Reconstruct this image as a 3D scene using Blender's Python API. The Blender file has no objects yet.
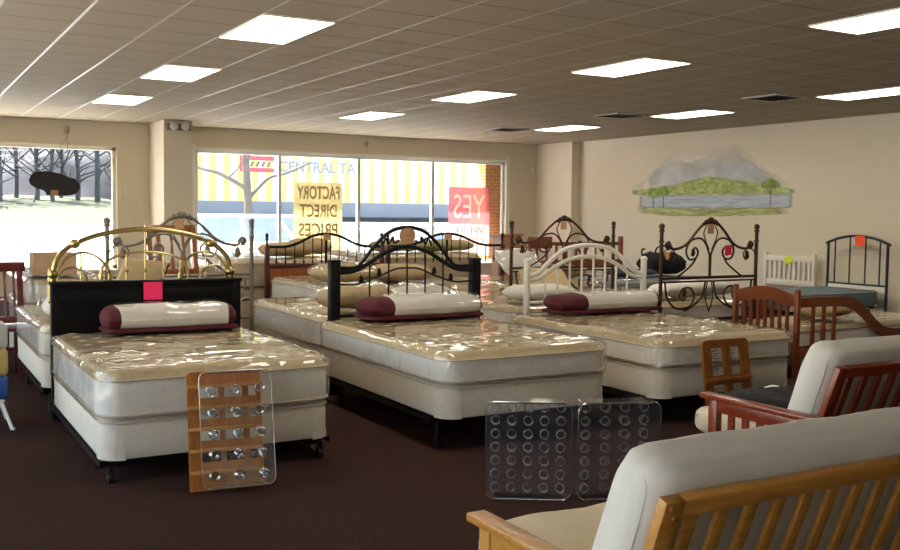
import bpy, bmesh, math, random
from mathutils import Vector, Matrix, noise as mnoise

random.seed(7)
scene = bpy.context.scene
COL = scene.collection
PI = math.pi

# ------------------------------------------------------------------ materials
def lin(c):
    return c / 12.92 if c <= 0.04045 else ((c + 0.055) / 1.055) ** 2.4

def rgb(h):
    h = h.lstrip('#')
    return tuple(lin(int(h[i:i + 2], 16) / 255) for i in (0, 2, 4)) + (1.0,)

def new_mat(name):
    m = bpy.data.materials.new(name)
    m.use_nodes = True
    nt = m.node_tree
    for n in list(nt.nodes):
        nt.nodes.remove(n)
    out = nt.nodes.new('ShaderNodeOutputMaterial')
    return m, nt, out

def nd(nt, typ, **kw):
    n = nt.nodes.new(typ)
    for k, v in kw.items():
        if k in n.inputs:
            n.inputs[k].default_value = v
        else:
            setattr(n, k, v)
    return n

def L(nt, a, b):
    nt.links.new(a, b)

def mat(name, color, rough=0.5, metal=0.0, var=0.0, nscale=8.0, stretch=(1, 1, 1), bump=0.0, bscale=None, coat=0.0, spec=0.5, sheen=0.0):
    m, nt, out = new_mat(name)
    b = nd(nt, 'ShaderNodeBsdfPrincipled', Roughness=rough, Metallic=metal)
    b.inputs['Specular IOR Level'].default_value = spec
    b.inputs['Coat Weight'].default_value = coat
    b.inputs['Sheen Weight'].default_value = sheen
    L(nt, b.outputs[0], out.inputs[0])
    c = rgb(color) if isinstance(color, str) else color
    b.inputs['Base Color'].default_value = c
    if var or bump:
        tc = nd(nt, 'ShaderNodeTexCoord')
        mp = nd(nt, 'ShaderNodeMapping')
        mp.inputs['Scale'].default_value = stretch
        L(nt, tc.outputs['Object'], mp.inputs[0])
        no = nd(nt, 'ShaderNodeTexNoise', Scale=nscale, Detail=4.0)
        L(nt, mp.outputs[0], no.inputs['Vector'])
        if var:
            cr = nd(nt, 'ShaderNodeValToRGB')
            d = tuple(max(0, x * (1 - var)) for x in c[:3]) + (1,)
            u = tuple(min(1, x * (1 + var)) for x in c[:3]) + (1,)
            cr.color_ramp.elements[0].position = 0.3
            cr.color_ramp.elements[1].position = 0.7
            cr.color_ramp.elements[0].color = d
            cr.color_ramp.elements[1].color = u
            L(nt, no.outputs['Fac'], cr.inputs[0])
            L(nt, cr.outputs[0], b.inputs['Base Color'])
        if bump:
            n2 = no
            if bscale:
                n2 = nd(nt, 'ShaderNodeTexNoise', Scale=bscale, Detail=3.0)
                L(nt, mp.outputs[0], n2.inputs['Vector'])
            bp = nd(nt, 'ShaderNodeBump', Strength=bump, Distance=0.01)
            L(nt, n2.outputs['Fac'], bp.inputs['Height'])
            L(nt, bp.outputs[0], b.inputs['Normal'])
    return m

def wood(name, c1, c2, rough=0.35, axis=0, scale=6.0):
    m, nt, out = new_mat(name)
    b = nd(nt, 'ShaderNodeBsdfPrincipled', Roughness=rough)
    b.inputs['Coat Weight'].default_value = 0.15
    L(nt, b.outputs[0], out.inputs[0])
    tc = nd(nt, 'ShaderNodeTexCoord')
    mp = nd(nt, 'ShaderNodeMapping')
    s = [9.0, 9.0, 9.0]
    s[axis] = 0.7
    mp.inputs['Scale'].default_value = s
    L(nt, tc.outputs['Object'], mp.inputs[0])
    no = nd(nt, 'ShaderNodeTexNoise', Scale=scale, Detail=6.0, Distortion=0.6)
    L(nt, mp.outputs[0], no.inputs['Vector'])
    cr = nd(nt, 'ShaderNodeValToRGB')
    cr.color_ramp.elements[0].position = 0.3
    cr.color_ramp.elements[1].position = 0.72
    cr.color_ramp.elements[0].color = rgb(c1)
    cr.color_ramp.elements[1].color = rgb(c2)
    L(nt, no.outputs['Fac'], cr.inputs[0])
    L(nt, cr.outputs[0], b.inputs['Base Color'])
    return m

def emit_mat(name, color, strength):
    m, nt, out = new_mat(name)
    e = nd(nt, 'ShaderNodeEmission', Strength=strength)
    e.inputs['Color'].default_value = rgb(color)
    L(nt, e.outputs[0], out.inputs[0])
    return m

def clear_mat(name, tint=(1, 1, 1, 1), rough=0.06, gain=1.0, base=0.03, bump=0.0, bscale=6.0, stretch=(1, 1, 1), haze=0.0, hazecol=(0.8, 0.8, 0.8, 1), dist=0.02, foot=False):
    """thin clear sheet: transparent with fresnel reflections (and a little milkiness)"""
    m, nt, out = new_mat(name)
    tr = nd(nt, 'ShaderNodeBsdfTransparent')
    tr.inputs[0].default_value = tint
    gl = nd(nt, 'ShaderNodeBsdfGlossy', Roughness=rough)
    mix = nd(nt, 'ShaderNodeMixShader')
    fr = nd(nt, 'ShaderNodeFresnel', IOR=1.45)
    ge = nd(nt, 'ShaderNodeNewGeometry')          # a thin sheet reflects alike from both sides
    io = nd(nt, 'ShaderNodeMapRange'); io.inputs[3].default_value = 1.45; io.inputs[4].default_value = 1 / 1.45
    L(nt, ge.outputs['Backfacing'], io.inputs[0]); L(nt, io.outputs[0], fr.inputs['IOR'])
    mm = nd(nt, 'ShaderNodeMath', operation='MULTIPLY_ADD', use_clamp=True)
    L(nt, fr.outputs[0], mm.inputs[0])
    mm.inputs[1].default_value = gain
    mm.inputs[2].default_value = base
    L(nt, mm.outputs[0], mix.inputs[0])
    if haze:
        df = nd(nt, 'ShaderNodeBsdfDiffuse')
        df.inputs[0].default_value = hazecol
        hz = nd(nt, 'ShaderNodeMixShader')
        hz.inputs[0].default_value = haze
        L(nt, tr.outputs[0], hz.inputs[1])
        L(nt, df.outputs[0], hz.inputs[2])
        L(nt, hz.outputs[0], mix.inputs[1])
    else:
        L(nt, tr.outputs[0], mix.inputs[1])
    L(nt, gl.outputs[0], mix.inputs[2])
    if bump:
        tc = nd(nt, 'ShaderNodeTexCoord')
        mp = nd(nt, 'ShaderNodeMapping')
        mp.inputs['Scale'].default_value = stretch
        L(nt, tc.outputs['Object'], mp.inputs[0])
        no = nd(nt, 'ShaderNodeTexNoise', Scale=bscale, Detail=2.5, Distortion=0.8)
        no.noise_type = 'RIDGED_MULTIFRACTAL'; no.normalize = True
        L(nt, mp.outputs[0], no.inputs['Vector'])
        bp = nd(nt, 'ShaderNodeBump', Strength=bump, Distance=dist)
        if foot:
            sp = nd(nt, 'ShaderNodeSeparateXYZ'); L(nt, tc.outputs['Object'], sp.inputs[0])
            mr = nd(nt, 'ShaderNodeMapRange', interpolation_type='SMOOTHSTEP')
            mr.inputs[1].default_value = 0.0; mr.inputs[2].default_value = -0.8
            mr.inputs[3].default_value = 0.06; mr.inputs[4].default_value = 1.0
            L(nt, sp.outputs['Y'], mr.inputs[0])
            mu_ = nd(nt, 'ShaderNodeMath', operation='MULTIPLY')
            L(nt, no.outputs['Fac'], mu_.inputs[0]); L(nt, mr.outputs[0], mu_.inputs[1])
            L(nt, mu_.outputs[0], bp.inputs['Height'])
        else:
            L(nt, no.outputs['Fac'], bp.inputs['Height'])
        L(nt, bp.outputs[0], gl.inputs['Normal'])
    L(nt, mix.outputs[0], out.inputs[0])
    return m

M = {}
M['wall'] = mat('painted_wall', '#d8ceb9', 0.85, var=0.02, nscale=1.5, spec=0.2)
M['white_trim'] = mat('white_trim', '#e8e4d8', 0.5)
M['alu'] = mat('aluminium_frame', '#d5d8dc', 0.5)
M['carpet'] = mat('carpet', '#3a2823', 1.0, var=0.28, nscale=45, bump=0.6, bscale=260, spec=0.05)
M['quilt'] = mat('quilt_cloth', '#b3a078', 0.8, var=0.08, nscale=30, sheen=0.1, spec=0.3)
M['border'] = mat('border_cloth', '#e6e1d6', 0.75, var=0.06, nscale=25, bump=0.2, bscale=60, spec=0.3)
M['boxcloth'] = mat('box_spring_cloth', '#cdc4b4', 0.75, var=0.06, nscale=25, bump=0.2, bscale=50, spec=0.3)
M['tanside'] = mat('tan_side_cloth', '#b7a386', 0.8, var=0.05, nscale=20, spec=0.3)
M['piping'] = mat('piping_cloth', '#bfb29a', 0.7)
M['slate'] = mat('slate_cloth', '#5d7078', 0.85, var=0.08, nscale=20)
M['greybed'] = mat('grey_blue_cloth', '#7d878c', 0.85, var=0.08, nscale=20)
M['white_cloth'] = mat('white_cloth', '#d6d1c6', 0.8, var=0.04, nscale=12, bump=0.3, bscale=18, spec=0.25)
M['cream_cloth'] = mat('cream_cloth', '#cbb896', 0.8, var=0.05, nscale=12, bump=0.2, bscale=16, spec=0.25)
M['tan_pillow'] = mat('tan_pillow_cloth', '#b39c74', 0.85, var=0.1, nscale=14, bump=0.3, bscale=18)
M['olive_pillow'] = mat('olive_pillow_cloth', '#8d8259', 0.85, var=0.12, nscale=14, bump=0.3, bscale=18)
M['futon'] = mat('futon_canvas', '#d3cfc8', 0.85, var=0.03, nscale=10, bump=0.45, bscale=9, stretch=(1, 3, 1), spec=0.2)
M['futonseat'] = mat('futon_seat_canvas', '#d0c0a2', 0.85, var=0.03, nscale=10, bump=0.25, bscale=9, spec=0.2)
M['black_cloth'] = mat('black_cloth', '#101012', 0.95, bump=0.4, bscale=14)
M['burgundy'] = mat('burgundy_cloth', '#4e0615', 0.8, var=0.15, nscale=12)
M['navy'] = mat('navy_pattern_cloth', '#2c3450', 0.85, var=0.6, nscale=26)
M['plastic'] = clear_mat('clear_plastic_wrap', rough=0.06, gain=1.1, base=0.03, bump=0.7, bscale=3.2, stretch=(0.55, 2.6, 1.2), haze=0.03, dist=0.06, foot=True)
M['milky'] = clear_mat('milky_plastic_wrap', rough=0.14, gain=1.3, base=0.05, bump=1.0, bscale=5, haze=0.35, hazecol=(0.85, 0.87, 0.9, 1))
M['acrylic'] = clear_mat('clear_acrylic', rough=0.05, gain=0.4, base=0.003, haze=0.01, hazecol=(0.75, 0.78, 0.85, 1))
M['acrylic2'] = clear_mat('thin_acrylic', rough=0.05, gain=0.8, base=0.0)
M['glass'] = clear_mat('window_glass', rough=0.0, gain=0.6, base=0.0)
M['black_lacquer'] = mat('black_lacquer', '#080707', 0.5, spec=0.2)
M['black_metal'] = mat('black_metal', '#09090a', 0.5, 0.0, spec=0.25)
M['bronze'] = mat('bronze_iron', '#45311f', 0.45, 0.5, var=0.3, nscale=30)
M['steel_brown'] = mat('frame_steel', '#1c1513', 0.5, 0.5)
M['grey_iron'] = mat('grey_iron', '#736d64', 0.45, 0.5)
M['brass'] = mat('polished_brass', '#b3a069', 0.28, 1.0)
M['white_metal'] = mat('white_metal', '#e4ded2', 0.4)
M['blue_metal'] = mat('slate_blue_metal', '#2c3844', 0.4, 0.4)
M['chrome'] = mat('bright_wire', '#c9ccd2', 0.22, 1.0)
M['coil_wire'] = mat('coil_wire', '#70757c', 0.35, 0.8)
M['oak'] = wood('honey_oak', '#8a4f17', '#b06a24', 0.35, 2)
M['oak_dark'] = wood('brown_oak', '#6d3a12', '#8f531d', 0.35, 2)
M['lightoak'] = wood('light_oak', '#a8712f', '#c68e45', 0.35, 0)
M['cherry'] = wood('cherry_wood', '#6a2711', '#8f3a1a', 0.3, 0)
M['cherry2'] = wood('red_cherry_wood', '#6b3013', '#87431d', 0.35, 0)
M['rust'] = wood('rust_brown_wood', '#7a3d18', '#9a5626', 0.35, 2)
M['darkcherry'] = wood('dark_cherry_wood', '#3a0f0b', '#571a12', 0.35, 0)
M['redbrown'] = wood('red_brown_wood', '#48120f', '#681f1a', 0.35, 2)
M['pinewood'] = wood('pinkish_pine', '#9c6a4a', '#b98562', 0.45, 2)
M['pink'] = mat('pink_paper', '#ff2f6d', 0.7)
M['orange'] = mat('orange_paper', '#ff5a2c', 0.7)
M['dullorange'] = mat('dull_orange_paper', '#c8803c', 0.7)
M['yellow'] = mat('neon_yellow_paper', '#d2ee28', 0.7)
M['whitepaper'] = mat('white_paper', '#e9e6de', 0.8)
M['tanpaper'] = mat('tan_paper', '#b58a66', 0.8)
M['shaded_tan'] = mat('shaded_tan', '#a8896a', 0.85, var=0.08, nscale=6)
M['grey_plastic'] = mat('grey_plastic', '#b6b4ac', 0.5)
M['black_plastic'] = mat('black_plastic', '#0b0b0c', 0.5)
M['blue_pack'] = mat('blue_packaging', '#2a4c92', 0.4)
M['yellow_pack'] = mat('yellow_packaging', '#b49a55', 0.4)
M['lamp'] = emit_mat('fluorescent_diffuser', '#fff4e2', 7.0)
M['ink'] = mat('dark_ink', '#57524c', 0.8)
M['redink'] = mat('red_ink', '#d8414f', 0.8)

def paper_mat(name, color, tr=0.45, clear=0.12):
    m, nt, out = new_mat(name)
    d = nd(nt, 'ShaderNodeBsdfDiffuse'); d.inputs[0].default_value = rgb(color)
    t = nd(nt, 'ShaderNodeBsdfTranslucent'); t.inputs[0].default_value = rgb(color)
    a = nd(nt, 'ShaderNodeMixShader'); a.inputs[0].default_value = tr
    c = nd(nt, 'ShaderNodeBsdfTransparent')
    b = nd(nt, 'ShaderNodeMixShader'); b.inputs[0].default_value = clear
    L(nt, d.outputs[0], a.inputs[1]); L(nt, t.outputs[0], a.inputs[2])
    L(nt, a.outputs[0], b.inputs[1]); L(nt, c.outputs[0], b.inputs[2])
    L(nt, b.outputs[0], out.inputs[0])
    return m
M['signpaper'] = paper_mat('cream_sign_paper', '#efe1ac', 0.32, 0.15)
M['signink'] = paper_mat('brown_sign_ink', '#bda98c', 0.28, 0.1)
M['signred'] = paper_mat('red_sign_film', '#dc848a', 0.45, 0.25)
M['signpink'] = paper_mat('pale_sign_film', '#f6d9d6', 0.35, 0.25)
M['signwhite'] = paper_mat('white_sign_film', '#efe6da', 0.3, 0.2)

# exterior
M['asphalt'] = mat('sunlit_paving', '#b9b8b6', 0.9, var=0.06, nscale=2)
M['grass'] = mat('sunlit_grass', '#1f2810', 0.95, var=0.25, nscale=1.2, stretch=(1, 3, 1))
M['woods'] = mat('winter_woods', '#2a2c33', 1.0, var=0.6, nscale=0.9, bump=1.0)
M['bark'] = mat('grey_bark', '#454443', 0.95, var=0.3, nscale=6, stretch=(1, 1, 0.2))
M['brick'] = None
M['car_white'] = mat('white_car_paint', '#e9ecef', 0.25, coat=0.5)
M['car_silver'] = mat('silver_car_paint', '#c3c8ce', 0.3, 0.3, coat=0.5)
M['street_bark'] = mat('pale_bark', '#4b463f', 0.95, var=0.2, nscale=6)
M['car_glass'] = mat('blue_tinted_glass', '#72879f', 0.1, spec=0.8)
M['car_glass_grey'] = mat('grey_glass', '#7e8a94', 0.1, spec=0.8)
M['pale_band'] = mat('pale_grey_band', '#6f7276', 0.8)
M['tyre'] = mat('tyre_rubber', '#141414', 0.9)

def brick_mat():
    m, nt, out = new_mat('orange_brick')
    b = nd(nt, 'ShaderNodeBsdfPrincipled', Roughness=0.9)
    tc = nd(nt, 'ShaderNodeTexCoord')
    mp = nd(nt, 'ShaderNodeMapping'); mp.inputs['Rotation'].default_value = (PI / 2, 0, 0)
    L(nt, tc.outputs['Object'], mp.inputs[0])
    br = nd(nt, 'ShaderNodeTexBrick', Scale=1.0)
    br.inputs['Color1'].default_value = rgb('#c98d4d'); br.inputs['Color2'].default_value = rgb('#b87a3f')
    br.inputs['Mortar'].default_value = rgb('#c9b28c')
    br.inputs['Brick Width'].default_value = 0.2; br.inputs['Row Height'].default_value = 0.075
    br.inputs['Mortar Size'].default_value = 0.008
    L(nt, mp.outputs[0], br.inputs['Vector'])
    L(nt, br.outputs[0], b.inputs['Base Color'])
    L(nt, b.outputs[0], out.inputs[0])
    return m
M['brick'] = brick_mat()

def stripe_mat():
    """vertical yellow and white boards of the facade across the road"""
    m, nt, out = new_mat('yellow_white_stripes')
    b = nd(nt, 'ShaderNodeBsdfPrincipled', Roughness=0.8)
    tc = nd(nt, 'ShaderNodeTexCoord')
    sp = nd(nt, 'ShaderNodeSeparateXYZ'); L(nt, tc.outputs['Object'], sp.inputs[0])
    md = nd(nt, 'ShaderNodeMath', operation='MULTIPLY'); md.inputs[1].default_value = 1 / 0.69
    L(nt, sp.outputs['X'], md.inputs[0])
    fr = nd(nt, 'ShaderNodeMath', operation='FRACT'); L(nt, md.outputs[0], fr.inputs[0])
    cr = nd(nt, 'ShaderNodeValToRGB'); cr.color_ramp.interpolation = 'CONSTANT'
    cr.color_ramp.elements[0].color = rgb('#c0b75e')
    cr.color_ramp.elements[1].position = 0.5; cr.color_ramp.elements[1].color = rgb('#c2c3c0')
    L(nt, fr.outputs[0], cr.inputs[0])
    L(nt, cr.outputs[0], b.inputs['Base Color'])
    L(nt, b.outputs[0], out.inputs[0])
    return m
M['stripes'] = stripe_mat()

def ceiling_mat():
    """0.61 m ceiling tiles: pale runner bars one way, thin dark joints the other"""
    m, nt, out = new_mat('tile_ceiling')
    b = nd(nt, 'ShaderNodeBsdfPrincipled', Roughness=0.85)
    b.inputs['Specular IOR Level'].default_value = 0.25
    tc = nd(nt, 'ShaderNodeTexCoord')
    sp = nd(nt, 'ShaderNodeSeparateXYZ'); L(nt, tc.outputs['Object'], sp.inputs[0])
    def band(sock, off, width):
        a = nd(nt, 'ShaderNodeMath', operation='ADD'); a.inputs[1].default_value = off
        L(nt, sock, a.inputs[0])
        d = nd(nt, 'ShaderNodeMath', operation='DIVIDE'); d.inputs[1].default_value = 0.61
        L(nt, a.outputs[0], d.inputs[0])
        f = nd(nt, 'ShaderNodeMath', operation='FRACT'); L(nt, d.outputs[0], f.inputs[0])
        l = nd(nt, 'ShaderNodeMath', operation='LESS_THAN'); l.inputs[1].default_value = width / 0.61
        L(nt, f.outputs[0], l.inputs[0])
        return l.outputs[0]
    runner = band(sp.outputs['X'], 61 - (2.92 - 0.305) + 0.012, 0.024)
    joint = band(sp.outputs['Y'], 61 - (8.16 - 0.61), 0.02)
    no = nd(nt, 'ShaderNodeTexNoise', Scale=70.0, Detail=4.0)
    L(nt, tc.outputs['Object'], no.inputs['Vector'])
    cr = nd(nt, 'ShaderNodeValToRGB')
    cr.color_ramp.elements[0].position = 0.35; cr.color_ramp.elements[0].color = rgb('#988d79')
    cr.color_ramp.elements[1].position = 0.65; cr.color_ramp.elements[1].color = rgb('#a69a85')
    L(nt, no.outputs['Fac'], cr.inputs[0])
    m1 = nd(nt, 'ShaderNodeMix', data_type='RGBA')
    L(nt, joint, m1.inputs[0]); L(nt, cr.outputs[0], m1.inputs[6]); m1.inputs[7].default_value = rgb('#716650')
    m2 = nd(nt, 'ShaderNodeMix', data_type='RGBA')
    L(nt, runner, m2.inputs[0]); L(nt, m1.outputs[2], m2.inputs[6]); m2.inputs[7].default_value = rgb('#b0a691')
    L(nt, m2.outputs[2], b.inputs['Base Color'])
    rr = nd(nt, 'ShaderNodeMapRange'); rr.inputs[3].default_value = 0.85; rr.inputs[4].default_value = 0.38
    L(nt, runner, rr.inputs[0]); L(nt, rr.outputs[0], b.inputs['Roughness'])
    bp = nd(nt, 'ShaderNodeBump', Strength=0.3, Distance=0.004)
    L(nt, no.outputs['Fac'], bp.inputs['Height']); L(nt, bp.outputs[0], b.inputs['Normal'])
    L(nt, b.outputs[0], out.inputs[0])
    return m
M['ceiling'] = ceiling_mat()

def paint_mat(name, c1, c2, scale, stretch, alpha_lo=None, alpha_hi=None):
    """mural paint: two colours mottled, optionally thinning to bare wall in patches"""
    m, nt, out = new_mat(name)
    b = nd(nt, 'ShaderNodeBsdfPrincipled', Roughness=0.85)
    b.inputs['Specular IOR Level'].default_value = 0.2
    tc = nd(nt, 'ShaderNodeTexCoord')
    mp = nd(nt, 'ShaderNodeMapping'); mp.inputs['Scale'].default_value = stretch
    L(nt, tc.outputs['Object'], mp.inputs[0])
    no = nd(nt, 'ShaderNodeTexNoise', Scale=scale, Detail=5.0)
    L(nt, mp.outputs[0], no.inputs['Vector'])
    cr = nd(nt, 'ShaderNodeValToRGB')
    cr.color_ramp.elements[0].position = 0.4; cr.color_ramp.elements[0].color = rgb(c1)
    cr.color_ramp.elements[1].position = 0.6; cr.color_ramp.elements[1].color = rgb(c2)
    L(nt, no.outputs['Fac'], cr.inputs[0])
    L(nt, cr.outputs[0], b.inputs['Base Color'])
    if alpha_lo is not None:
        n2 = nd(nt, 'ShaderNodeTexNoise', Scale=scale * 0.6, Detail=3.0)
        L(nt, mp.outputs[0], n2.inputs['Vector'])
        mr = nd(nt, 'ShaderNodeMapRange'); mr.inputs[1].default_value = 0.3; mr.inputs[2].default_value = 0.6
        mr.inputs[3].default_value = alpha_lo; mr.inputs[4].default_value = alpha_hi
        L(nt, n2.outputs['Fac'], mr.inputs[0])
        at = nd(nt, 'ShaderNodeAttribute'); at.attribute_name = 'fade'
        mu = nd(nt, 'ShaderNodeMath', operation='MULTIPLY')
        L(nt, mr.outputs[0], mu.inputs[0]); L(nt, at.outputs['Fac'], mu.inputs[1])
        L(nt, mu.outputs[0], b.inputs['Alpha'])
    L(nt, b.outputs[0], out.inputs[0])
    return m
M['mural_cloud'] = paint_mat('mural_clouds', '#c0cad4', '#e2e4e2', 2.0, (1, 1, 1.6), 0.6, 0.95)
M['mural_hill'] = paint_mat('mural_hills', '#8fa263', '#c0cb8a', 5.0, (1, 1, 2.5), 0.8, 0.95)
M['mural_water'] = paint_mat('mural_water', '#a3b3c6', '#c6ced4', 5.0, (1, 0.4, 6), 0.7, 1.0)
M['mural_grass'] = paint_mat('mural_grass', '#9aa668', '#bfc28c', 5.0, (1, 0.6, 4), 0.4, 1.0)
M['mural_tree'] = paint_mat('mural_foliage', '#74904c', '#9db066', 9.0, (1, 1, 1), 0.55, 0.95)
M['mural_trunk'] = paint_mat('mural_trunks', '#6d5a3c', '#7f6b49', 9.0, (1, 1, 1))

# ------------------------------------------------------------------ mesh builder
class MB:
    def __init__(self):
        self.bm = bmesh.new()

    def box(self, c, s, bev=0.0, rot=None, seg=2):
        mt = Matrix.Translation(Vector(c)) @ (rot.to_4x4() if rot else Matrix.Identity(4)) @ Matrix.Diagonal((s[0], s[1], s[2], 1))
        r = bmesh.ops.create_cube(self.bm, size=1.0, matrix=mt)
        if bev:
            es = list({e for v in r['verts'] for e in v.link_edges})
            bmesh.ops.bevel(self.bm, geom=es, offset=min(bev, min(s) * 0.49), segments=seg, affect='EDGES', profile=0.5)
        return self

    def bb(self, x0, x1, y0, y1, z0, z1, bev=0.0):
        return self.box(((x0 + x1) / 2, (y0 + y1) / 2, (z0 + z1) / 2), (abs(x1 - x0), abs(y1 - y0), abs(z1 - z0)), bev)

    def tube(self, pts, r, seg=8, closed=False):
        pts = [Vector(p) for p in pts]
        n = len(pts)
        rs = r if isinstance(r, (list, tuple)) else [r] * n
        t0 = (pts[1] - pts[0]).normalized()
        ref = Vector((0, 0, 1)) if abs(t0.z) < 0.9 else Vector((0, 1, 0))
        nrm = t0.cross(ref).normalized()
        rings = []
        for i, p in enumerate(pts):
            if closed:
                t = (pts[(i + 1) % n] - pts[i - 1]).normalized()
            else:
                t = (pts[min(i + 1, n - 1)] - pts[max(i - 1, 0)]).normalized()
            nrm = (nrm - t * nrm.dot(t))
            if nrm.length < 1e-6:
                nrm = t.orthogonal()
            nrm.normalize()
            bi = t.cross(nrm)
            rings.append([self.bm.verts.new(p + (nrm * math.cos(2 * PI * k / seg) + bi * math.sin(2 * PI * k / seg)) * rs[i]) for k in range(seg)])
        m = n if closed else n - 1
        for i in range(m):
            a, b = rings[i], rings[(i + 1) % n]
            for k in range(seg):
                self.bm.faces.new((a[k], a[(k + 1) % seg], b[(k + 1) % seg], b[k]))
        if not closed:
            self.bm.faces.new(list(reversed(rings[0])))
            self.bm.faces.new(rings[-1])
        return self

    def lathe(self, c, prof, axis='z', seg=20):
        c = Vector(c)
        rings = []
        for r, h in prof:
            ring = []
            for k in range(seg):
                a = 2 * PI * k / seg
                u, v = r * math.cos(a), r * math.sin(a)
                p = {'z': Vector((u, v, h)), 'y': Vector((u, h, v)), 'x': Vector((h, u, v))}[axis]
                ring.append(self.bm.verts.new(c + p))
            rings.append(ring)
        for a, b in zip(rings, rings[1:]):
            for k in range(seg):
                self.bm.faces.new((a[k], a[(k + 1) % seg], b[(k + 1) % seg], b[k]))
        self.bm.faces.new(list(reversed(rings[0]))); self.bm.faces.new(rings[-1])
        return self

    def ball(self, c, r, s=(1, 1, 1)):
        mt = Matrix.Translation(Vector(c)) @ Matrix.Diagonal((r * s[0], r * s[1], r * s[2], 1))
        bmesh.ops.create_uvsphere(self.bm, u_segments=14, v_segments=9, radius=1.0, matrix=mt)
        return self

    def prism(self, poly, plane, a, b, bev=0.0):
        """extrude a 2D outline; plane 'xz' (along y), 'yz' (along x), 'xy' (along z)"""
        f = {'xz': lambda p, d: (p[0], d, p[1]), 'yz': lambda p, d: (d, p[0], p[1]), 'xy': lambda p, d: (p[0], p[1], d)}[plane]
        va = [self.bm.verts.new(f(p, a)) for p in poly]
        vb = [self.bm.verts.new(f(p, b)) for p in poly]
        n = len(poly)
        fs = [self.bm.faces.new(va), self.bm.faces.new(list(reversed(vb)))]
        for i in range(n):
            fs.append(self.bm.faces.new((va[(i + 1) % n], va[i], vb[i], vb[(i + 1) % n])))
        if bev:
            es = list({e for fc in fs[:2] for e in fc.edges})
            bmesh.ops.bevel(self.bm, geom=es, offset=bev, segments=2, affect='EDGES', profile=0.5)
        return self

    def rings(self, rings, cap0=True, cap1=True, closed=True):
        vs = [[self.bm.verts.new(p) for p in r] for r in rings]
        for a, b in zip(vs, vs[1:]):
            n = len(a)
            for k in range(n if closed else n - 1):
                self.bm.faces.new((a[k], a[(k + 1) % n], b[(k + 1) % n], b[k]))
        if cap0:
            self.bm.faces.new(list(reversed(vs[0])))
        if cap1:
            self.bm.faces.new(vs[-1])
        return self

    def grid(self, f, nu, nv):
        vs = [[self.bm.verts.new(f(i / nu, j / nv)) for j in range(nv + 1)] for i in range(nu + 1)]
        for i in range(nu):
            for j in range(nv):
                self.bm.faces.new((vs[i][j], vs[i + 1][j], vs[i + 1][j + 1], vs[i][j + 1]))
        return self

    def mesh(self, name, m, smooth=True, angle=40):
        bmesh.ops.recalc_face_normals(self.bm, faces=self.bm.faces[:])
        me = bpy.data.meshes.new(name)
        self.bm.to_mesh(me); self.bm.free()
        me.materials.append(m)
        if smooth:
            for p in me.polygons:
                p.use_smooth = True
            me.set_sharp_from_angle(angle=math.radians(angle))
        return me

    def build(self, name, m, parent=None, label=None, smooth=True, angle=40, loc=None, rot=None):
        o = bpy.data.objects.new(name, self.mesh(name, m, smooth, angle))
        COL.objects.link(o)
        if parent is not None:
            o.parent = parent
        if label:
            o['label'] = label
        if loc:
            o.location = loc
        if rot:
            o.rotation_euler = rot
        return o

def tag(o, label, cat, group=None):
    o['label'] = label; o['category'] = cat
    if group:
        o['group'] = group
    return o

def thing(name, label, cat, loc=(0, 0, 0), rz=0.0, group=None):
    o = bpy.data.objects.new(name, None)
    o.empty_display_size = 0.1
    COL.objects.link(o)
    o.location = loc; o.rotation_euler = (0, 0, rz)
    return tag(o, label, cat, group)

def struct(o):
    o['kind'] = 'structure'
    return o

def copy_tree(o, parent=None):
    c = o.copy(); COL.objects.link(c)
    if parent is not None:
        c.parent = parent
    for ch in list(o.children):
        copy_tree(ch, c)
    return c

def crv(pts, n=8):
    """Catmull-Rom through points"""
    P = [Vector(p) for p in pts]
    P = [P[0] * 2 - P[1]] + P + [P[-1] * 2 - P[-2]]
    out = []
    for i in range(1, len(P) - 2):
        for k in range(n):
            t = k / n
            a, b, c, d = P[i - 1], P[i], P[i + 1], P[i + 2]
            out.append(0.5 * ((2 * b) + (c - a) * t + (2 * a - 5 * b + 4 * c - d) * t * t + (3 * b - a - 3 * c + d) * t ** 3))
    out.append(P[-2])
    return out

def xz(pts, y=0.0, n=8):
    return crv([(p[0], y, p[1]) for p in pts], n)

def text_mesh(s, h, w, mirrored=False, bold=0.0):
    """lettering as a flat mesh: width w, cap height h, centred in x, base at 0, in the xz plane"""
    cu = bpy.data.curves.new('lettering', 'FONT')
    cu.body = s; cu.size = 1.0; cu.align_x = 'LEFT'; cu.resolution_u = 3
    cu.extrude = 0.001; cu.offset = bold
    o = bpy.data.objects.new('lettering', cu); COL.objects.link(o)
    bpy.context.view_layer.update()
    dg = bpy.context.evaluated_depsgraph_get()
    me = bpy.data.meshes.new_from_object(o.evaluated_get(dg))
    bpy.data.objects.remove(o); bpy.data.curves.remove(cu)
    xs = [v.co.x for v in me.vertices]; ys = [v.co.y for v in me.vertices]
    x0, x1, y0, y1 = min(xs), max(xs), min(ys), max(ys)
    for v in me.vertices:
        x = ((v.co.x - x0) / (x1 - x0) - 0.5) * w
        if mirrored:
            x = -x
        v.co = Vector((x, v.co.z, (v.co.y - y0) / (y1 - y0) * h))
    me.materials.clear()
    return me

def put_mesh(name, me, m, parent, loc, label=None, rot=None):
    me.materials.append(m)
    o = bpy.data.objects.new(name, me); COL.objects.link(o)
    if parent:
        o.parent = parent
    o.location = loc
    if rot:
        o.rotation_euler = rot
    if label:
        o['label'] = label
    return o

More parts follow.
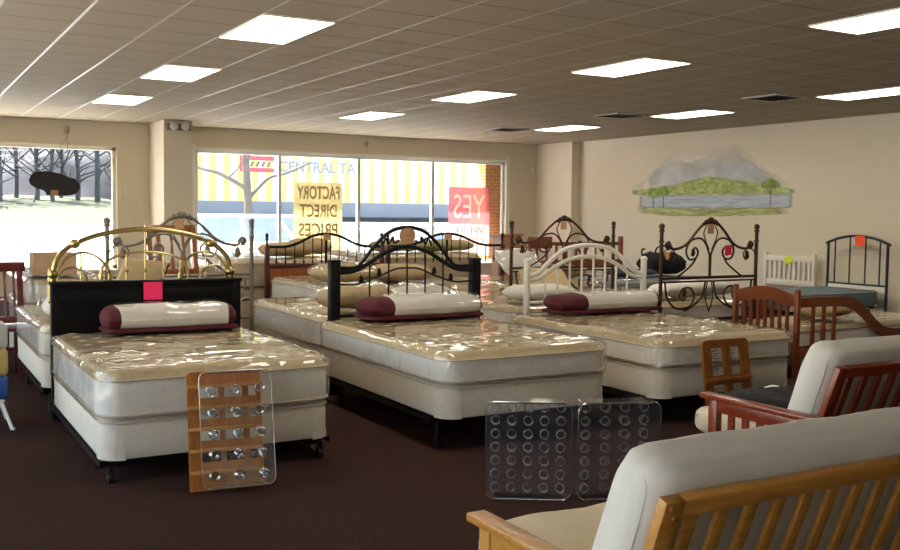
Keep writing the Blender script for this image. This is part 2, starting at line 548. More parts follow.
# ------------------------------------------------------------------ soft shapes
def rr_map(x, y, lx, ly, rc):
    hx, hy = lx / 2, ly / 2
    qx, qy = abs(x) - (hx - rc), abs(y) - (hy - rc)
    if qx > 0 and qy > 0:
        u, v = qx / rc, qy / rc
        a, b = u * math.sqrt(1 - v * v / 2), v * math.sqrt(1 - u * u / 2)
        return (math.copysign(hx - rc + a * rc, x), math.copysign(hy - rc + b * rc, y), rc * (1 - math.hypot(a, b)))
    return (x, y, min(hx - abs(x), hy - abs(y)))

def rr_ring(cx, cy, z, lx, ly, rc, inset=0.0, n=6, sub=1):
    pts = []
    hx, hy, r = lx / 2 - inset, ly / 2 - inset, max(rc - inset, 0.004)
    for (sx, sy, a0) in ((1, 1, 0), (-1, 1, PI / 2), (-1, -1, PI), (1, -1, 1.5 * PI)):
        for k in range(n + 1):
            a = a0 + PI / 2 * k / n
            pts.append(Vector((cx + sx * (hx - r) + r * math.cos(a), cy + sy * (hy - r) + r * math.sin(a), z)))
    if sub > 1:
        out = []
        for i, p in enumerate(pts):
            q = pts[(i + 1) % len(pts)]
            m = max(1, int((q - p).length / 0.06)) if sub > 1 else 1
            for k in range(m):
                out.append(p.lerp(q, k / m))
        pts = out
    return pts

def lens_grid(n):
    """0..1 parameter with more samples at both ends"""
    return [0.5 - 0.5 * math.cos(PI * i / n) for i in range(n + 1)]

def top_surface(mb, lx, ly, z, rc, re, quilt=0.006, pitch=0.13, puff=0.0, nu=54, nv=72, wob=0.0, seed=0):
    def f(u, v):
        x, y = (u - 0.5) * lx, (v - 0.5) * ly
        X, Y, d = rr_map(x, y, lx, ly, rc)
        e = min(max(d, 0) / re, 1.0)
        dz = re * (1 - math.sqrt(max(0, 1 - (1 - e) ** 2)))
        q = abs(math.sin(PI * (X + Y) / pitch / 1.4)) * abs(math.sin(PI * (X - Y) / pitch / 1.4))
        h = z - dz + quilt * (q ** 0.6) * min(1, d / 0.05) + puff * min(1, d / 0.3)
        if wob:
            h += wob * max(0.0, mnoise.noise(Vector((X * 3 + seed, Y * 5, seed))) + 0.4 * mnoise.noise(Vector((X * 11, Y * 17, seed)))) * min(1, d / 0.04) * (0.25 + 0.75 * min(1, max(0, (0.25 * ly - Y) / (0.4 * ly))))
        return Vector((X, Y, h))
    mb.grid(f, nu, nv)
    return mb

def mattress(label, x0, x1, y0, y1, z0, z1, top='quilt', side='border', wrap=True, rc=0.14, group=None, hi=True, name='mattress'):
    lx, ly, h = x1 - x0, y1 - y0, z1 - z0
    t = thing(name, label, 'mattress' if name == 'mattress' else 'box spring', ((x0 + x1) / 2, (y0 + y1) / 2, z0), 0, group)
    re = 0.045
    b = MB()
    prof = [(0.025, 0.0), (0.006, 0.012), (0.0, 0.03), (0.0, h * 0.45), (0.002, h - re - 0.02), (0.004, h - re)]
    b.rings([rr_ring(0, 0, zz, lx, ly, rc, i) for i, zz in prof], cap1=False)
    b.build('side_border', M[side], t, smooth=True)
    tm = MB()
    top_surface(tm, lx - 0.006, ly - 0.006, h, rc, re, quilt=0.016 if hi else 0.008, pitch=0.16, nu=44 if hi else 26, nv=60 if hi else 30)
    tm.build('top_panel', M[top], t, angle=80)
    for zz in (0.022, h - re + 0.002):
        p = MB(); p.tube(rr_ring(0, 0, zz, lx + 0.008, ly + 0.008, rc), 0.007, 6, True)
        p.build('piping', M['piping'], t)
    if wrap:
        w = MB()
        seed = random.random() * 50
        rings = []
        levels = [0.0, 0.15, 0.35, 0.55, 0.75, 0.9, 1.0]
        for lv in levels:
            ring = rr_ring(0, 0, lv * (h + 0.006), lx + 0.03, ly + 0.03, rc, 0, 8, 2)
            out = []
            for p in ring:
                d = Vector((p.x, p.y, 0)).normalized()
                nn = mnoise.noise(Vector((p.x * 9, p.y * 9, lv * 3 + seed)))
                out.append(p + d * (0.010 * max(0, nn) if lv < 1 else -0.012) + Vector((0, 0, 0.004 * nn if 0 < lv else 0)))
            rings.append(out)
        w.rings(rings, False, False)
        top_surface(w, lx + 0.012, ly + 0.012, h + 0.014, rc, 0.03, quilt=0.0, nu=56, nv=70, wob=0.028, seed=seed)
        w.build('plastic_wrap', M['plastic'], t, 'clear crinkled plastic wrap', angle=80)
    return t

def box_spring(label, x0, x1, y0, y1, z0, z1, m='boxcloth', rc=0.13, wrap=False):
    lx, ly, h = x1 - x0, y1 - y0, z1 - z0
    t = thing('box_spring', label, 'box spring', ((x0 + x1) / 2, (y0 + y1) / 2, z0))
    b = MB()
    prof = [(0.03, 0.0), (0.006, 0.006), (0.0, 0.025), (0.0, h - 0.03), (0.006, h - 0.012), (0.03, h)]
    b.rings([rr_ring(0, 0, zz, lx, ly, rc, i) for i, zz in prof])
    b.build('upholstered_body', M[m], t)
    p = MB(); p.tube(rr_ring(0, 0, h - 0.014, lx + 0.002, ly + 0.002, rc), 0.006, 6, True)
    p.build('piping', M['piping'], t)
    for sx in (-1, 1):
        for sy in (-1, 1):
            g = MB()
            pts0, pts1 = [], []
            for k in range(9):
                a = PI / 2 * k / 8
                px = sx * (lx / 2 - rc + (rc + 0.004) * math.cos(a)); py = sy * (ly / 2 - rc + (rc + 0.004) * math.sin(a))
                pts0.append(Vector((px, py, 0.0))); pts1.append(Vector((px, py, 0.045)))
            g.rings([pts0, pts1], False, False, closed=False)
            g.build('corner_guard', M['boxcloth'], t)
    return t

def bed_frame(label, x0, x1, y0, y1, z):
    """steel angle frame on castered legs; z is the height of the bearing flange"""
    t = thing('bed_frame', label, 'bed frame', ((x0 + x1) / 2, (y0 + y1) / 2, 0))
    hx, hy = (x1 - x0) / 2, (y1 - y0) / 2
    for s in (-1, 1):
        r = MB()
        r.bb(s * (hx - 0.04), s * hx, -hy + 0.12, hy, z - 0.006, z - 0.001)
        r.bb(s * (hx - 0.005), s * hx, -hy + 0.12, hy, z - 0.04, z - 0.001)
        r.build('side_rail', M['steel_brown'], t, smooth=False)
    for yy in (-hy + 0.25, hy - 0.35):
        r = MB(); r.bb(-hx, hx, yy - 0.02, yy + 0.02, z - 0.04, z - 0.034); r.bb(-hx, hx, yy - 0.0025, yy + 0.0025, z - 0.075, z - 0.034)
        r.build('cross_rail', M['steel_brown'], t, smooth=False)
    for sx in (-1, 1):
        for yy in (-hy + 0.14, hy - 0.35):
            l = MB(); l.tube([(sx * (hx - 0.06), yy, z - 0.04), (sx * (hx - 0.06), yy, 0.06)], 0.017, 10)
            lo = l.build('leg', M['steel_brown'], t)
            c = MB()
            c.lathe((sx * (hx - 0.06), yy, 0.03), [(0.012, -0.016), (0.028, -0.013), (0.030, -0.008), (0.030, 0.008), (0.028, 0.013), (0.012, 0.016)], 'x', 16)
            c.bb(sx * (hx - 0.06) - 0.02, sx * (hx - 0.06) + 0.02, yy - 0.02, yy + 0.02, 0.056, 0.066)
            c.build('caster', M['black_plastic'], lo)
    return t

def cushion_f(lx, ly, h, u0, u1, seed, flat=0.12, wr=0.02, pu=5.0, pv=3.2):
    """closed pillow surface between fractions u0..u1 of its length"""
    def half(sign):
        def f(u, v):
            uu = (u0 + (u1 - u0) * u) * 2 - 1; vv = v * 2 - 1
            k = (max(0, 1 - abs(uu) ** pu) ** 0.55) * (max(0, 1 - abs(vv) ** pv) ** 0.6)
            pin = 1 - 0.07 * abs(uu) ** 2 * abs(vv) ** 2
            x, y = uu * lx / 2 * pin * (1 - 0.03 * (1 - vv * vv) * 0), vv * ly / 2 * pin
            w = wr * mnoise.noise(Vector((x * 5 + seed, y * 6, sign * 3 + seed))) + wr * 0.5 * mnoise.noise(Vector((x * 14, y * 14 + seed, sign)))
            z = h / 2 + sign * (h / 2 * k * (1 if sign > 0 else 1 - flat)) + w * k
            return Vector((x, y, max(0.002, z)))
        return f
    return half

def pillow(label, loc, lx, ly, h, m='white_cloth', rz=0.0, tilt=0.0, name='pillow', group=None, wrap=False):
    t = MB()
    f = cushion_f(lx, ly, h, 0, 1, random.random() * 20)
    t.grid(f(1), 30, 22); t.grid(f(-1), 30, 22)
    bmesh.ops.remove_doubles(t.bm, verts=t.bm.verts[:], dist=0.0008)
    if not wrap:
        o = t.build(name, M[m], None, angle=80)
        o.location = (loc[0], loc[1], loc[2] + 0.012); o.rotation_euler = (tilt, 0, rz)
        tag(o, label, 'pillow', group)
        return o
    r = thing(name, label, 'pillow', (loc[0], loc[1], loc[2] + 0.014), rz, group)
    r.rotation_euler = (tilt, 0, rz)
    t.build('pillow_body', M[m], r, angle=80)
    w = MB()
    f = cushion_f(lx + 0.05, ly + 0.05, h + 0.02, 0, 1, random.random() * 20, wr=0.03)
    w.grid(f(1), 44, 30)
    w.build('plastic_bag', M['plastic'], r, 'clear crinkled plastic bag', angle=80)
    return r

def bagged_pillow(label, loc, lx, ly, h, left=0.2, right=0.06, rz=0.0):
    """white pillow in a clear bag with burgundy ends and base"""
    r = thing('bagged_pillow', label, 'pillow', (loc[0], loc[1], loc[2] + 0.016), rz, 'bagged pillows with burgundy ends')
    sd = random.random() * 20
    f = cushion_f(lx, ly, h, left, 1 - right, sd, wr=0.012, pu=14.0, pv=4.0)
    b = MB(); b.grid(f(1), 40, 26); b.grid(f(-1), 40, 26); b.build('pillow_body', M['white_cloth'], r, 'white pillow body', angle=80)
    for (a, c) in ((0, left + 0.002), (1 - right - 0.002, 1)):
        f2 = cushion_f(lx, ly, h, a, c, sd, wr=0.012, pu=14.0, pv=4.0)
        e = MB(); e.grid(f2(1), 14, 26); e.grid(f2(-1), 14, 26)
        e.build('bag_end', M['burgundy'], r, 'burgundy bag end', angle=80)
    f3 = cushion_f(lx + 0.02, ly + 0.02, h, 0, 1, sd, wr=0.0)
    base = MB()
    ring = lambda z, i: rr_ring(0, 0, z, lx * 0.98, ly * 0.98, 0.05, i)
    base.rings([ring(0.0, 0.02), ring(0.012, 0.0), ring(h * 0.13, 0.0), ring(h * 0.2, 0.03)])
    base.build('bag_base', M['burgundy'], r, 'burgundy bag base', angle=50)
    w = MB()
    f4 = cushion_f(lx + 0.015, ly + 0.03, h + 0.014, left, 1 - right, sd, wr=0.018, pu=14.0, pv=4.0)
    w.grid(f4(1), 60, 40)
    w.build('plastic_film', M['plastic'], r, 'clear glossy film', angle=80)
    return r

def tagcard(parent, x, z, w, h, y, m, name='price_tag', label=None, mark=True):
    t = MB(); t.box((x, y, z), (w, 0.002, h))
    o = t.build(name, M[m], parent, label, smooth=False)
    return o

# ------------------------------------------------------------------ camera
H = 1.55
f_px, yaw, pitch, roll = 981.0, 0.5205, 0.0639, 0.0114
fw0 = Vector((math.sin(yaw), math.cos(yaw), 0)); rt = Vector((math.cos(yaw), -math.sin(yaw), 0))
fw = fw0 * math.cos(pitch) + Vector((0, 0, -math.sin(pitch)))
up = rt.cross(fw)
c_, s_ = math.cos(roll), math.sin(roll)
rt, up = rt * c_ + up * s_, up * c_ - rt * s_
cam_d = bpy.data.cameras.new('camera'); cam_d.sensor_width = 36.0; cam_d.lens = f_px / 900 * 36
cam_d.clip_start = 0.05; cam_d.clip_end = 400
cam = bpy.data.objects.new('camera', cam_d); COL.objects.link(cam)
m3 = Matrix((rt, up, -fw)).transposed()
cam.matrix_world = Matrix.Translation((0, 0, H)) @ m3.to_4x4()
scene.camera = cam

# ------------------------------------------------------------------ room shell
XL, XR, YB, YF, HC = -3.0, 13.05, 18.5, -3.0, 3.1
def slab_struct(name, x0, x1, y0, y1, z0, z1, m):
    return struct(MB().bb(x0, x1, y0, y1, z0, z1).build(name, M[m], None, smooth=False))
slab_struct('floor', XL, XR, YF, YB, -0.12, 0.0, 'carpet')
slab_struct('ceiling', XL - 0.2, XR + 0.2, YF - 0.2, YB + 0.2, HC, HC + 0.2, 'ceiling')
slab_struct('wall_right', XR, XR + 0.2, YF, YB + 0.2, -0.12, HC, 'wall')
W3 = (-1.5, 11.5, 0.45, 2.66)      # shop window in the left wall, beside the camera and out of frame
wl = MB()
wl.bb(XL - 0.2, XL, YF, W3[0], -0.12, HC); wl.bb(XL - 0.2, XL, W3[1], YB + 0.2, -0.12, HC)
wl.bb(XL - 0.2, XL, W3[0], W3[1], -0.12, W3[2]); wl.bb(XL - 0.2, XL, W3[0], W3[1], W3[3], HC)
struct(wl.build('wall_left', M['wall'], None, smooth=False))
t3 = bpy.data.objects.new('window_3', None); COL.objects.link(t3); struct(t3)
fr3 = MB()
fr3.bb(XL - 0.13, XL - 0.05, W3[0], W3[0] + 0.06, W3[2], W3[3]); fr3.bb(XL - 0.13, XL - 0.05, W3[1] - 0.06, W3[1], W3[2], W3[3])
fr3.bb(XL - 0.13, XL - 0.05, W3[0], W3[1], W3[2], W3[2] + 0.06); fr3.bb(XL - 0.13, XL - 0.05, W3[0], W3[1], W3[3] - 0.06, W3[3])
struct(fr3.build('window_frame', M['alu'], t3, smooth=False))
for yy in (1.1, 3.7, 6.3, 8.9):
    struct(MB().bb(XL - 0.13, XL - 0.05, yy - 0.03, yy + 0.03, W3[2] + 0.06, W3[3] - 0.06).build('mullion', M['alu'], t3, smooth=False))
struct(MB().bb(XL - 0.093, XL - 0.087, W3[0] + 0.01, W3[1] - 0.01, W3[2] + 0.01, W3[3] - 0.01).build('window_pane', M['glass'], t3, smooth=False))
slab_struct('wall_front', XL - 0.2, XR + 0.2, YF - 0.2, YF, -0.12, HC, 'wall')
W1 = (-1.6, 3.62, 0.45, 2.66)
W2 = (5.05, 12.02, 0.45, 2.68)
wb = MB()
wb.bb(XL, W1[0], YB, YB + 0.2, -0.12, HC); wb.bb(W1[1], W2[0], YB, YB + 0.2, -0.12, HC); wb.bb(W2[1], XR, YB, YB + 0.2, -0.12, HC)
for w in (W1, W2):
    wb.bb(w[0], w[1], YB, YB + 0.2, -0.12, w[2]); wb.bb(w[0], w[1], YB, YB + 0.2, w[3], HC)
struct(wb.build('wall_back', M['wall'], None, smooth=False))
slab_struct('trim_1', 4.20, 4.70, 17.4, YB, 0.0, HC, 'wall')
slab_struct('trim_2', 12.83, XR, 17.15, YB, 0.0, HC, 'wall')
struct(MB().bb(XR - 0.015, XR, YF, 17.15, 0, 0.1, 0.004).build('baseboard_right', M['white_trim'], None, smooth=False))
struct(MB().bb(4.70, 12.83, YB - 0.015, YB, 0, 0.1, 0.004).build('baseboard_back', M['white_trim'], None, smooth=False))

def window(name, w, mull, m, fw_=0.06):
    t = bpy.data.objects.new(name, None); COL.objects.link(t); struct(t)
    fr = MB()
    y0, y1 = YB + 0.05, YB + 0.13
    fr.bb(w[0], w[0] + fw_, y0, y1, w[2], w[3]); fr.bb(w[1] - fw_, w[1], y0, y1, w[2], w[3])
    fr.bb(w[0], w[1], y0, y1, w[2], w[2] + fw_); fr.bb(w[0], w[1], y0, y1, w[3] - fw_, w[3])
    struct(fr.build('window_frame', M[m], t, smooth=False))
    for x in mull:
        struct(MB().bb(x - fw_ / 2, x + fw_ / 2, y0, y1, w[2] + fw_, w[3] - fw_).build('mullion', M[m], t, smooth=False))
    struct(MB().bb(w[0] + 0.01, w[1] - 0.01, YB + 0.087, YB + 0.093, w[2] + 0.01, w[3] - 0.01).build('window_pane', M['glass'], t, smooth=False))
    cs = MB()
    cs.bb(w[0] - 0.09, w[0], YB - 0.018, YB, w[2] - 0.09, w[3] + 0.09, 0.003); cs.bb(w[1], w[1] + 0.09, YB - 0.018, YB, w[2] - 0.09, w[3] + 0.09, 0.003)
    cs.bb(w[0], w[1], YB - 0.018, YB, w[3], w[3] + 0.05, 0.003); cs.bb(w[0], w[1], YB - 0.06, YB, w[2] - 0.04, w[2], 0.003)
    struct(cs.build('window_casing', M['white_trim' if name == 'window_2' else 'wall'], t, smooth=False))
    return t
window('window_1', W1, (), 'white_trim', 0.07)
window('window_2', W2, (6.74, 8.45, 10.19), 'alu', 0.06)

# ------------------------------------------------------------------ ceiling lights and vents
LG = 'recessed fluorescent ceiling panels'
row_w = {0: 'left', 1: 'middle', 2: 'right'}
spots = [(0, 0, 'fluorescent ceiling panel largest at the upper left, nearest in the left row'),
         (0, 1, 'fluorescent ceiling panel second nearest in the left row'),
         (0, 2, 'fluorescent ceiling panel farthest in the left row, before the left window'),
         (1, -1, 'fluorescent ceiling panel cut by the right edge of the photo, nearest in the middle row'),
         (1, 0, 'fluorescent ceiling panel second nearest in the middle row, above the white arched headboard'),
         (1, 1, 'fluorescent ceiling panel third nearest in the middle row, above the black arched headboard'),
         (1, 2, 'fluorescent ceiling panel farthest in the middle row, before the wide window'),
         (2, 0, 'fluorescent ceiling panel nearest in the right row, over the slate blue headboard'),
         (2, 1, 'fluorescent ceiling panel above the landscape mural, middle of the right row'),
         (2, 2, 'fluorescent ceiling panel farthest in the right row, by the corner pillar'),
         # the rows run on over the near part of the shop, above the top of the frame
         (0, -1, 'fluorescent ceiling panel over the aisle before the left front bed'),
         (-1, 0, 'fluorescent ceiling panel over the left aisle')]
proto = None
for (c, r, lab) in spots:
    loc = (2.92 + 3.91 * c, 8.16 + 3.19 * r, HC - 0.012)
    if proto is None:
        proto = thing('ceiling_light', lab, 'ceiling light', loc, 0, LG)
        fm = MB()
        for s in (-1, 1):
            fm.bb(s * 0.295, s * 0.305, -0.61, 0.61, -0.004, 0.012); fm.bb(-0.295, 0.295, s * 0.60, s * 0.61, -0.004, 0.012)
        fm.build('light_frame', M['white_trim'], proto, smooth=False)
        MB().bb(-0.295, 0.295, -0.6, 0.6, 0.002, 0.010).build('diffuser', M['lamp'], proto, 'glowing white diffuser', smooth=False)
    else:
        o = copy_tree(proto); o.location = loc; o['label'] = lab
vproto = None
for (x, y, lab) in [(10.09, 9.13, 'grey ceiling vent nearest the right ceiling lights, largest of the vents'),
                    (9.99, 12.13, 'grey ceiling vent between the two farther right row lights'),
                    (9.99, 15.37, 'grey ceiling vent farthest away, before the wide window')]:
    if vproto is None:
        vproto = thing('ceiling_vent', lab, 'vent', (x, y, HC - 0.02), 0, 'square ceiling vents')
        fm = MB()
        for s in (-1, 1):
            fm.bb(s * 0.25, s * 0.30, -0.30, 0.30, 0.0, 0.018); fm.bb(-0.25, 0.25, s * 0.25, s * 0.30, 0.0, 0.018)
        fm.build('vent_frame', M['grey_plastic'], vproto, smooth=False)
        MB().bb(-0.25, 0.25, -0.25, 0.25, 0.013, 0.018).build('duct_opening', M['black_plastic'], vproto, smooth=False)
        for k in range(5):
            sl = MB(); yy = -0.2 + k * 0.1
            sl.box((0, yy, 0.006), (0.5, 0.05, 0.003), rot=Matrix.Rotation(0.5, 3, 'X'))
            sl.build('louver', M['grey_iron'], vproto, smooth=False)
    else:
        o = copy_tree(vproto); o.location = (x, y, HC - 0.02); o['label'] = lab

# emergency light, sensor, hooks
t = thing('emergency_light', 'white twin emergency light unit high on the pillar between the windows', 'emergency light', (4.45, 17.4, 2.98))
MB().box((0, -0.04, 0), (0.40, 0.08, 0.11), 0.012).build('housing', M['grey_iron'], t)
for s in (-1, 1):
    MB().lathe((s * 0.1, -0.09, 0.01), [(0.03, 0.03), (0.06, 0.0), (0.075, -0.03), (0.065, -0.035)], 'y', 18).build('lamp_head', M['white_metal'], t)
t = thing('motion_sensor', 'small white motion sensor on the back wall beside the corner pillar', 'sensor', (12.70, 18.5, 2.52))
MB().box((0, -0.03, 0), (0.07, 0.06, 0.16), 0.02).build('sensor_body', M['white_trim'], t)
MB().ball((0, -0.055, -0.03), 0.022).build('sensor_lens', M['white_metal'], t)
for (x, lab) in [(2.78, 'small brass ceiling hook block above the left window'), (8.58, 'small brass hook block above the wide window')]:
    o = MB().box((0, -0.02, 0), (0.07, 0.04, 0.09), 0.008).tube(crv([(0, -0.03, -0.04), (0, -0.05, -0.08), (0, -0.03, -0.1), (0, -0.015, -0.08)], 5), 0.005, 6).build('wall_hook', M['brass'], None)
    o.location = (x, YB, 2.93); tag(o, lab, 'hook')

# dark oval hanging sign in the left window
t = thing('hanging_sign', 'black oval sign board hanging in the left window', 'sign', (2.55, 18.38, 1.97))
pts = [(-0.42, 0.06), (-0.36, 0.17), (-0.2, 0.21), (-0.02, 0.2), (0.14, 0.16), (0.22, 0.12), (0.32, 0.10), (0.40, 0.02), (0.42, -0.06), (0.37, -0.15), (0.26, -0.2), (0.1, -0.21), (-0.06, -0.20), (-0.14, -0.2), (-0.17, -0.13), (-0.3, -0.09), (-0.4, -0.02)]
poly = [(p.x, p.z) for p in xz(pts + [pts[0]], 0, 5)[:-1]]
MB().prism(poly, 'xz', -0.012, 0.012, 0.004).build('sign_board', M['black_plastic'], t)
MB().box((-0.01, -0.016, -0.155), (0.13, 0.004, 0.09)).build('paper_label', M['tanpaper'], t, 'small pale paper label', smooth=False)
for s in (-0.22, 0.22):
    MB().tube([(s, 0, 0.14), (0.23, 0.08, 0.84)], 0.003, 6).build('hanging_cord', M['grey_iron'], t)

# paper signs on the wide window (seen from behind, so the lettering is reversed)
t = thing('window_poster', 'cream poster with reversed lettering FACTORY DIRECT PRICES on the window glass', 'poster', (7.55, YB + 0.045, 1.0))
MB().bb(-0.52, 0.52, 0.0, 0.002, -0.35, 1.12).build('poster_sheet', M['signpaper'], t, smooth=False)
for s, z, h, w in (('FACTORY', 0.78, 0.27, 0.92), ('DIRECT', 0.42, 0.26, 0.80), ('PRICES', 0.03, 0.27, 0.84)):
    put_mesh('lettering', text_mesh(s, h, w, True, 0.02), M['signink'], t, (0, -0.003, z))
t = thing('open_poster', 'red poster with reversed word YES on the right window pane', 'poster', (11.10, YB + 0.045, 1.0))
rs = MB().bb(-0.52, 0.52, 0.0, 0.002, 0.28, 1.1).build('red_sheet', M['signred'], t, smooth=False)
ct = bpy.data.objects.new('cutter', text_mesh('YES', 0.52, 0.8, True)); COL.objects.link(ct)
for v in ct.data.vertices:
    v.co.y = 0.05 if v.co.y > 0 else -0.05
    v.co.z += 0.42
bmx = bmesh.new(); bmx.from_mesh(ct.data); bmesh.ops.recalc_face_normals(bmx, faces=bmx.faces[:]); bmx.to_mesh(ct.data); bmx.free()
ct.parent = t
md_ = rs.modifiers.new('cut', 'BOOLEAN'); md_.operation = 'DIFFERENCE'; md_.object = ct; md_.solver = 'EXACT'
bpy.context.view_layer.update()
cutme = bpy.data.meshes.new_from_object(rs.evaluated_get(bpy.context.evaluated_depsgraph_get()))
rs.modifiers.clear(); rs.data = cutme
bpy.data.objects.remove(ct)
MB().bb(-0.52, 0.52, 0.0, 0.002, -0.4, 0.28).build('pale_sheet', M['signpink'], t, 'pale pink lower sheet', smooth=False)
put_mesh('lettering', text_mesh('YES', 0.52, 0.8, True), M['signwhite'], t, (0, 0.001, 0.42), 'white reversed lettering')
for s, z, w in (("WE'RE", 0.08, 0.78), ('OPEN', -0.16, 0.78)):
    put_mesh('lettering', text_mesh(s, 0.16, w, True), M['signred'], t, (0, -0.003, z), 'red reversed lettering')

# ------------------------------------------------------------------ mural on the right wall
t = thing('wall_mural', 'painted lake landscape mural high on the right wall', 'mural', (XR, 13.35, 1.55))
def mu(x, y):
    # along-wall position and height from the painting's own proportions
    a = (x - 135) / (790 - 135)
    u = -2.03 + a * (4.04 + 0.5) - 0.5 * a * a
    return (u, 0.18 + (205 - (130 + y / 4.09)) * 0.0186)
def mural_patch(name, pts, m, dep, soft=0.25, n=44, label=None):
    P = [mu(*p) for p in pts]
    us = [p[0] for p in P]; vs = [p[1] for p in P]
    bm = bmesh.new()
    lay = bm.verts.layers.float.new('fade')
    ul, uh, vl, vh = min(us), max(us), min(vs), max(vs)
    k = len(P) // 2
    # pts: first half along the top (left to right), second half along the bottom (right to left)
    topl, botl = P[:k], list(reversed(P[k:]))
    def interp(line, u):
        line = sorted(line)
        if u <= line[0][0]: return line[0][1]
        for a, b in zip(line, line[1:]):
            if u <= b[0]: return a[1] + (b[1] - a[1]) * (u - a[0]) / max(1e-6, b[0] - a[0])
        return line[-1][1]
    nv = 12
    rows = []
    for i in range(n + 1):
        u = ul + (uh - ul) * i / n
        a, b = interp(botl, u), interp(topl, u)
        a += 0.02 * mnoise.noise(Vector((u * 6, dep * 999, 1))); b += 0.03 * mnoise.noise(Vector((u * 7, dep * 999, 5)))
        col = []
        for j in range(nv + 1):
            v = bm.verts.new((-dep, -u, a + (b - a) * j / nv))
            e = min(i / n, 1 - i / n) / max(0.001, soft * 0.5); g = (1 - j / nv) / max(0.001, soft); g2 = (j / nv) / max(0.001, soft * 0.6)
            v[lay] = max(0.0, min(1.0, e, g, g2))
            col.append(v)
        rows.append(col)
    for i in range(n):
        for j in range(nv):
            bm.faces.new((rows[i][j], rows[i + 1][j], rows[i + 1][j + 1], rows[i][j + 1]))
    me = bpy.data.meshes.new(name); bm.to_mesh(me); bm.free(); me.materials.append(M[m])
    o = bpy.data.objects.new(name, me); COL.objects.link(o); o.parent = t
    if label: o['label'] = label
    return o
mural_patch('painted_clouds', [(120, 228), (190, 185), (250, 120), (290, 82), (370, 78), (450, 76), (560, 62), (620, 108), (660, 150), (760, 215),
                               (790, 250), (700, 252), (600, 252), (500, 252), (450, 252), (400, 252), (330, 252), (260, 252), (200, 250), (120, 245)], 'mural_cloud', 0.002, 0.6)
mural_patch('painted_hills', [(125, 240), (220, 232), (300, 226), (360, 208), (460, 188), (530, 203), (620, 216), (700, 228), (800, 252),
                              (800, 264), (700, 268), (600, 268), (500, 266), (400, 266), (300, 266), (220, 266), (160, 264), (125, 256)], 'mural_hill', 0.004, 0.06)
mural_patch('painted_lake', [(160, 264), (300, 264), (500, 264), (790, 262), (790, 318), (500, 320), (300, 320), (165, 316)], 'mural_water', 0.003, 0.05)
mural_patch('painted_grass', [(150, 312), (300, 314), (500, 314), (780, 314), (780, 340), (500, 352), (300, 354), (160, 340)], 'mural_grass', 0.005, 0.2)
for (x, yt, yb, r) in ((225, 232, 318, 24), (268, 225, 318, 26), (702, 205, 322, 40)):
    u, z0 = mu(x, yb); _, z1 = mu(x, yt)
    MB().bb(-0.0062, -0.006, -u - 0.012, -u + 0.012, z0, z1).build('painted_trunk', M['mural_trunk'], t, smooth=False)
    mural_patch('painted_foliage', [(x - r, yt + 20), (x - r / 2, yt + 2), (x, yt - 4), (x + r / 2, yt + 2), (x + r, yt + 20),
                                    (x + r, yt + 32), (x + r / 2, yt + 42), (x, yt + 40), (x - r / 2, yt + 42), (x - r, yt + 32)], 'mural_tree', 0.0075, 0.15, 14)

# ------------------------------------------------------------------ headboards
def post(parent, x, z1, r, m, finial=0.0, z0=0.0, name='post', square=False, y=0.0):
    p = MB()
    if square:
        p.bb(x - r, x + r, y - r, y + r, z0, z1, 0.006)
        p.bb(x - r * 1.15, x + r * 1.15, y - r * 1.15, y + r * 1.15, z1, z1 + 0.02, 0.006)
    else:
        p.tube([(x, y, z0), (x, y, z1)], r, 12)
    o = p.build(name, M[m], parent)
    if finial:
        f = MB()
        f.lathe((x, y, z1), [(r * 0.8, -0.01), (r * 1.5, 0.0), (r * 1.5, 0.012), (r * 0.9, 0.02), (r * 1.5, 0.045), (r * 1.35, 0.07), (r * 0.4, 0.085)], 'z', 14)
        f.build('finial', M[m], o)
        MB().lathe((x, y, z1 - 0.12), [(r * 0.9, 0), (r * 1.4, 0.008), (r * 1.4, 0.02), (r * 0.9, 0.028)], 'z', 14).build('collar', M[m], o)
    return o

def bar(parent, pts, r, m, name='rail', seg=8, label=None):
    return MB().tube(pts, r, seg).build(name, M[m], parent, label)

def leaf(parent, x, z, m, s=0.05, y=0.0):
    b = MB(); b.ball((x, y, z), s, (0.55, 0.3, 1.0)); b.ball((x - s * 0.3, y, z - s * 0.5), s * 0.6, (0.7, 0.35, 0.7)); b.ball((x + s * 0.3, y, z - s * 0.3), s * 0.6, (0.7, 0.35, 0.7))
    return b.build('leaf_ornament', M[m], parent)

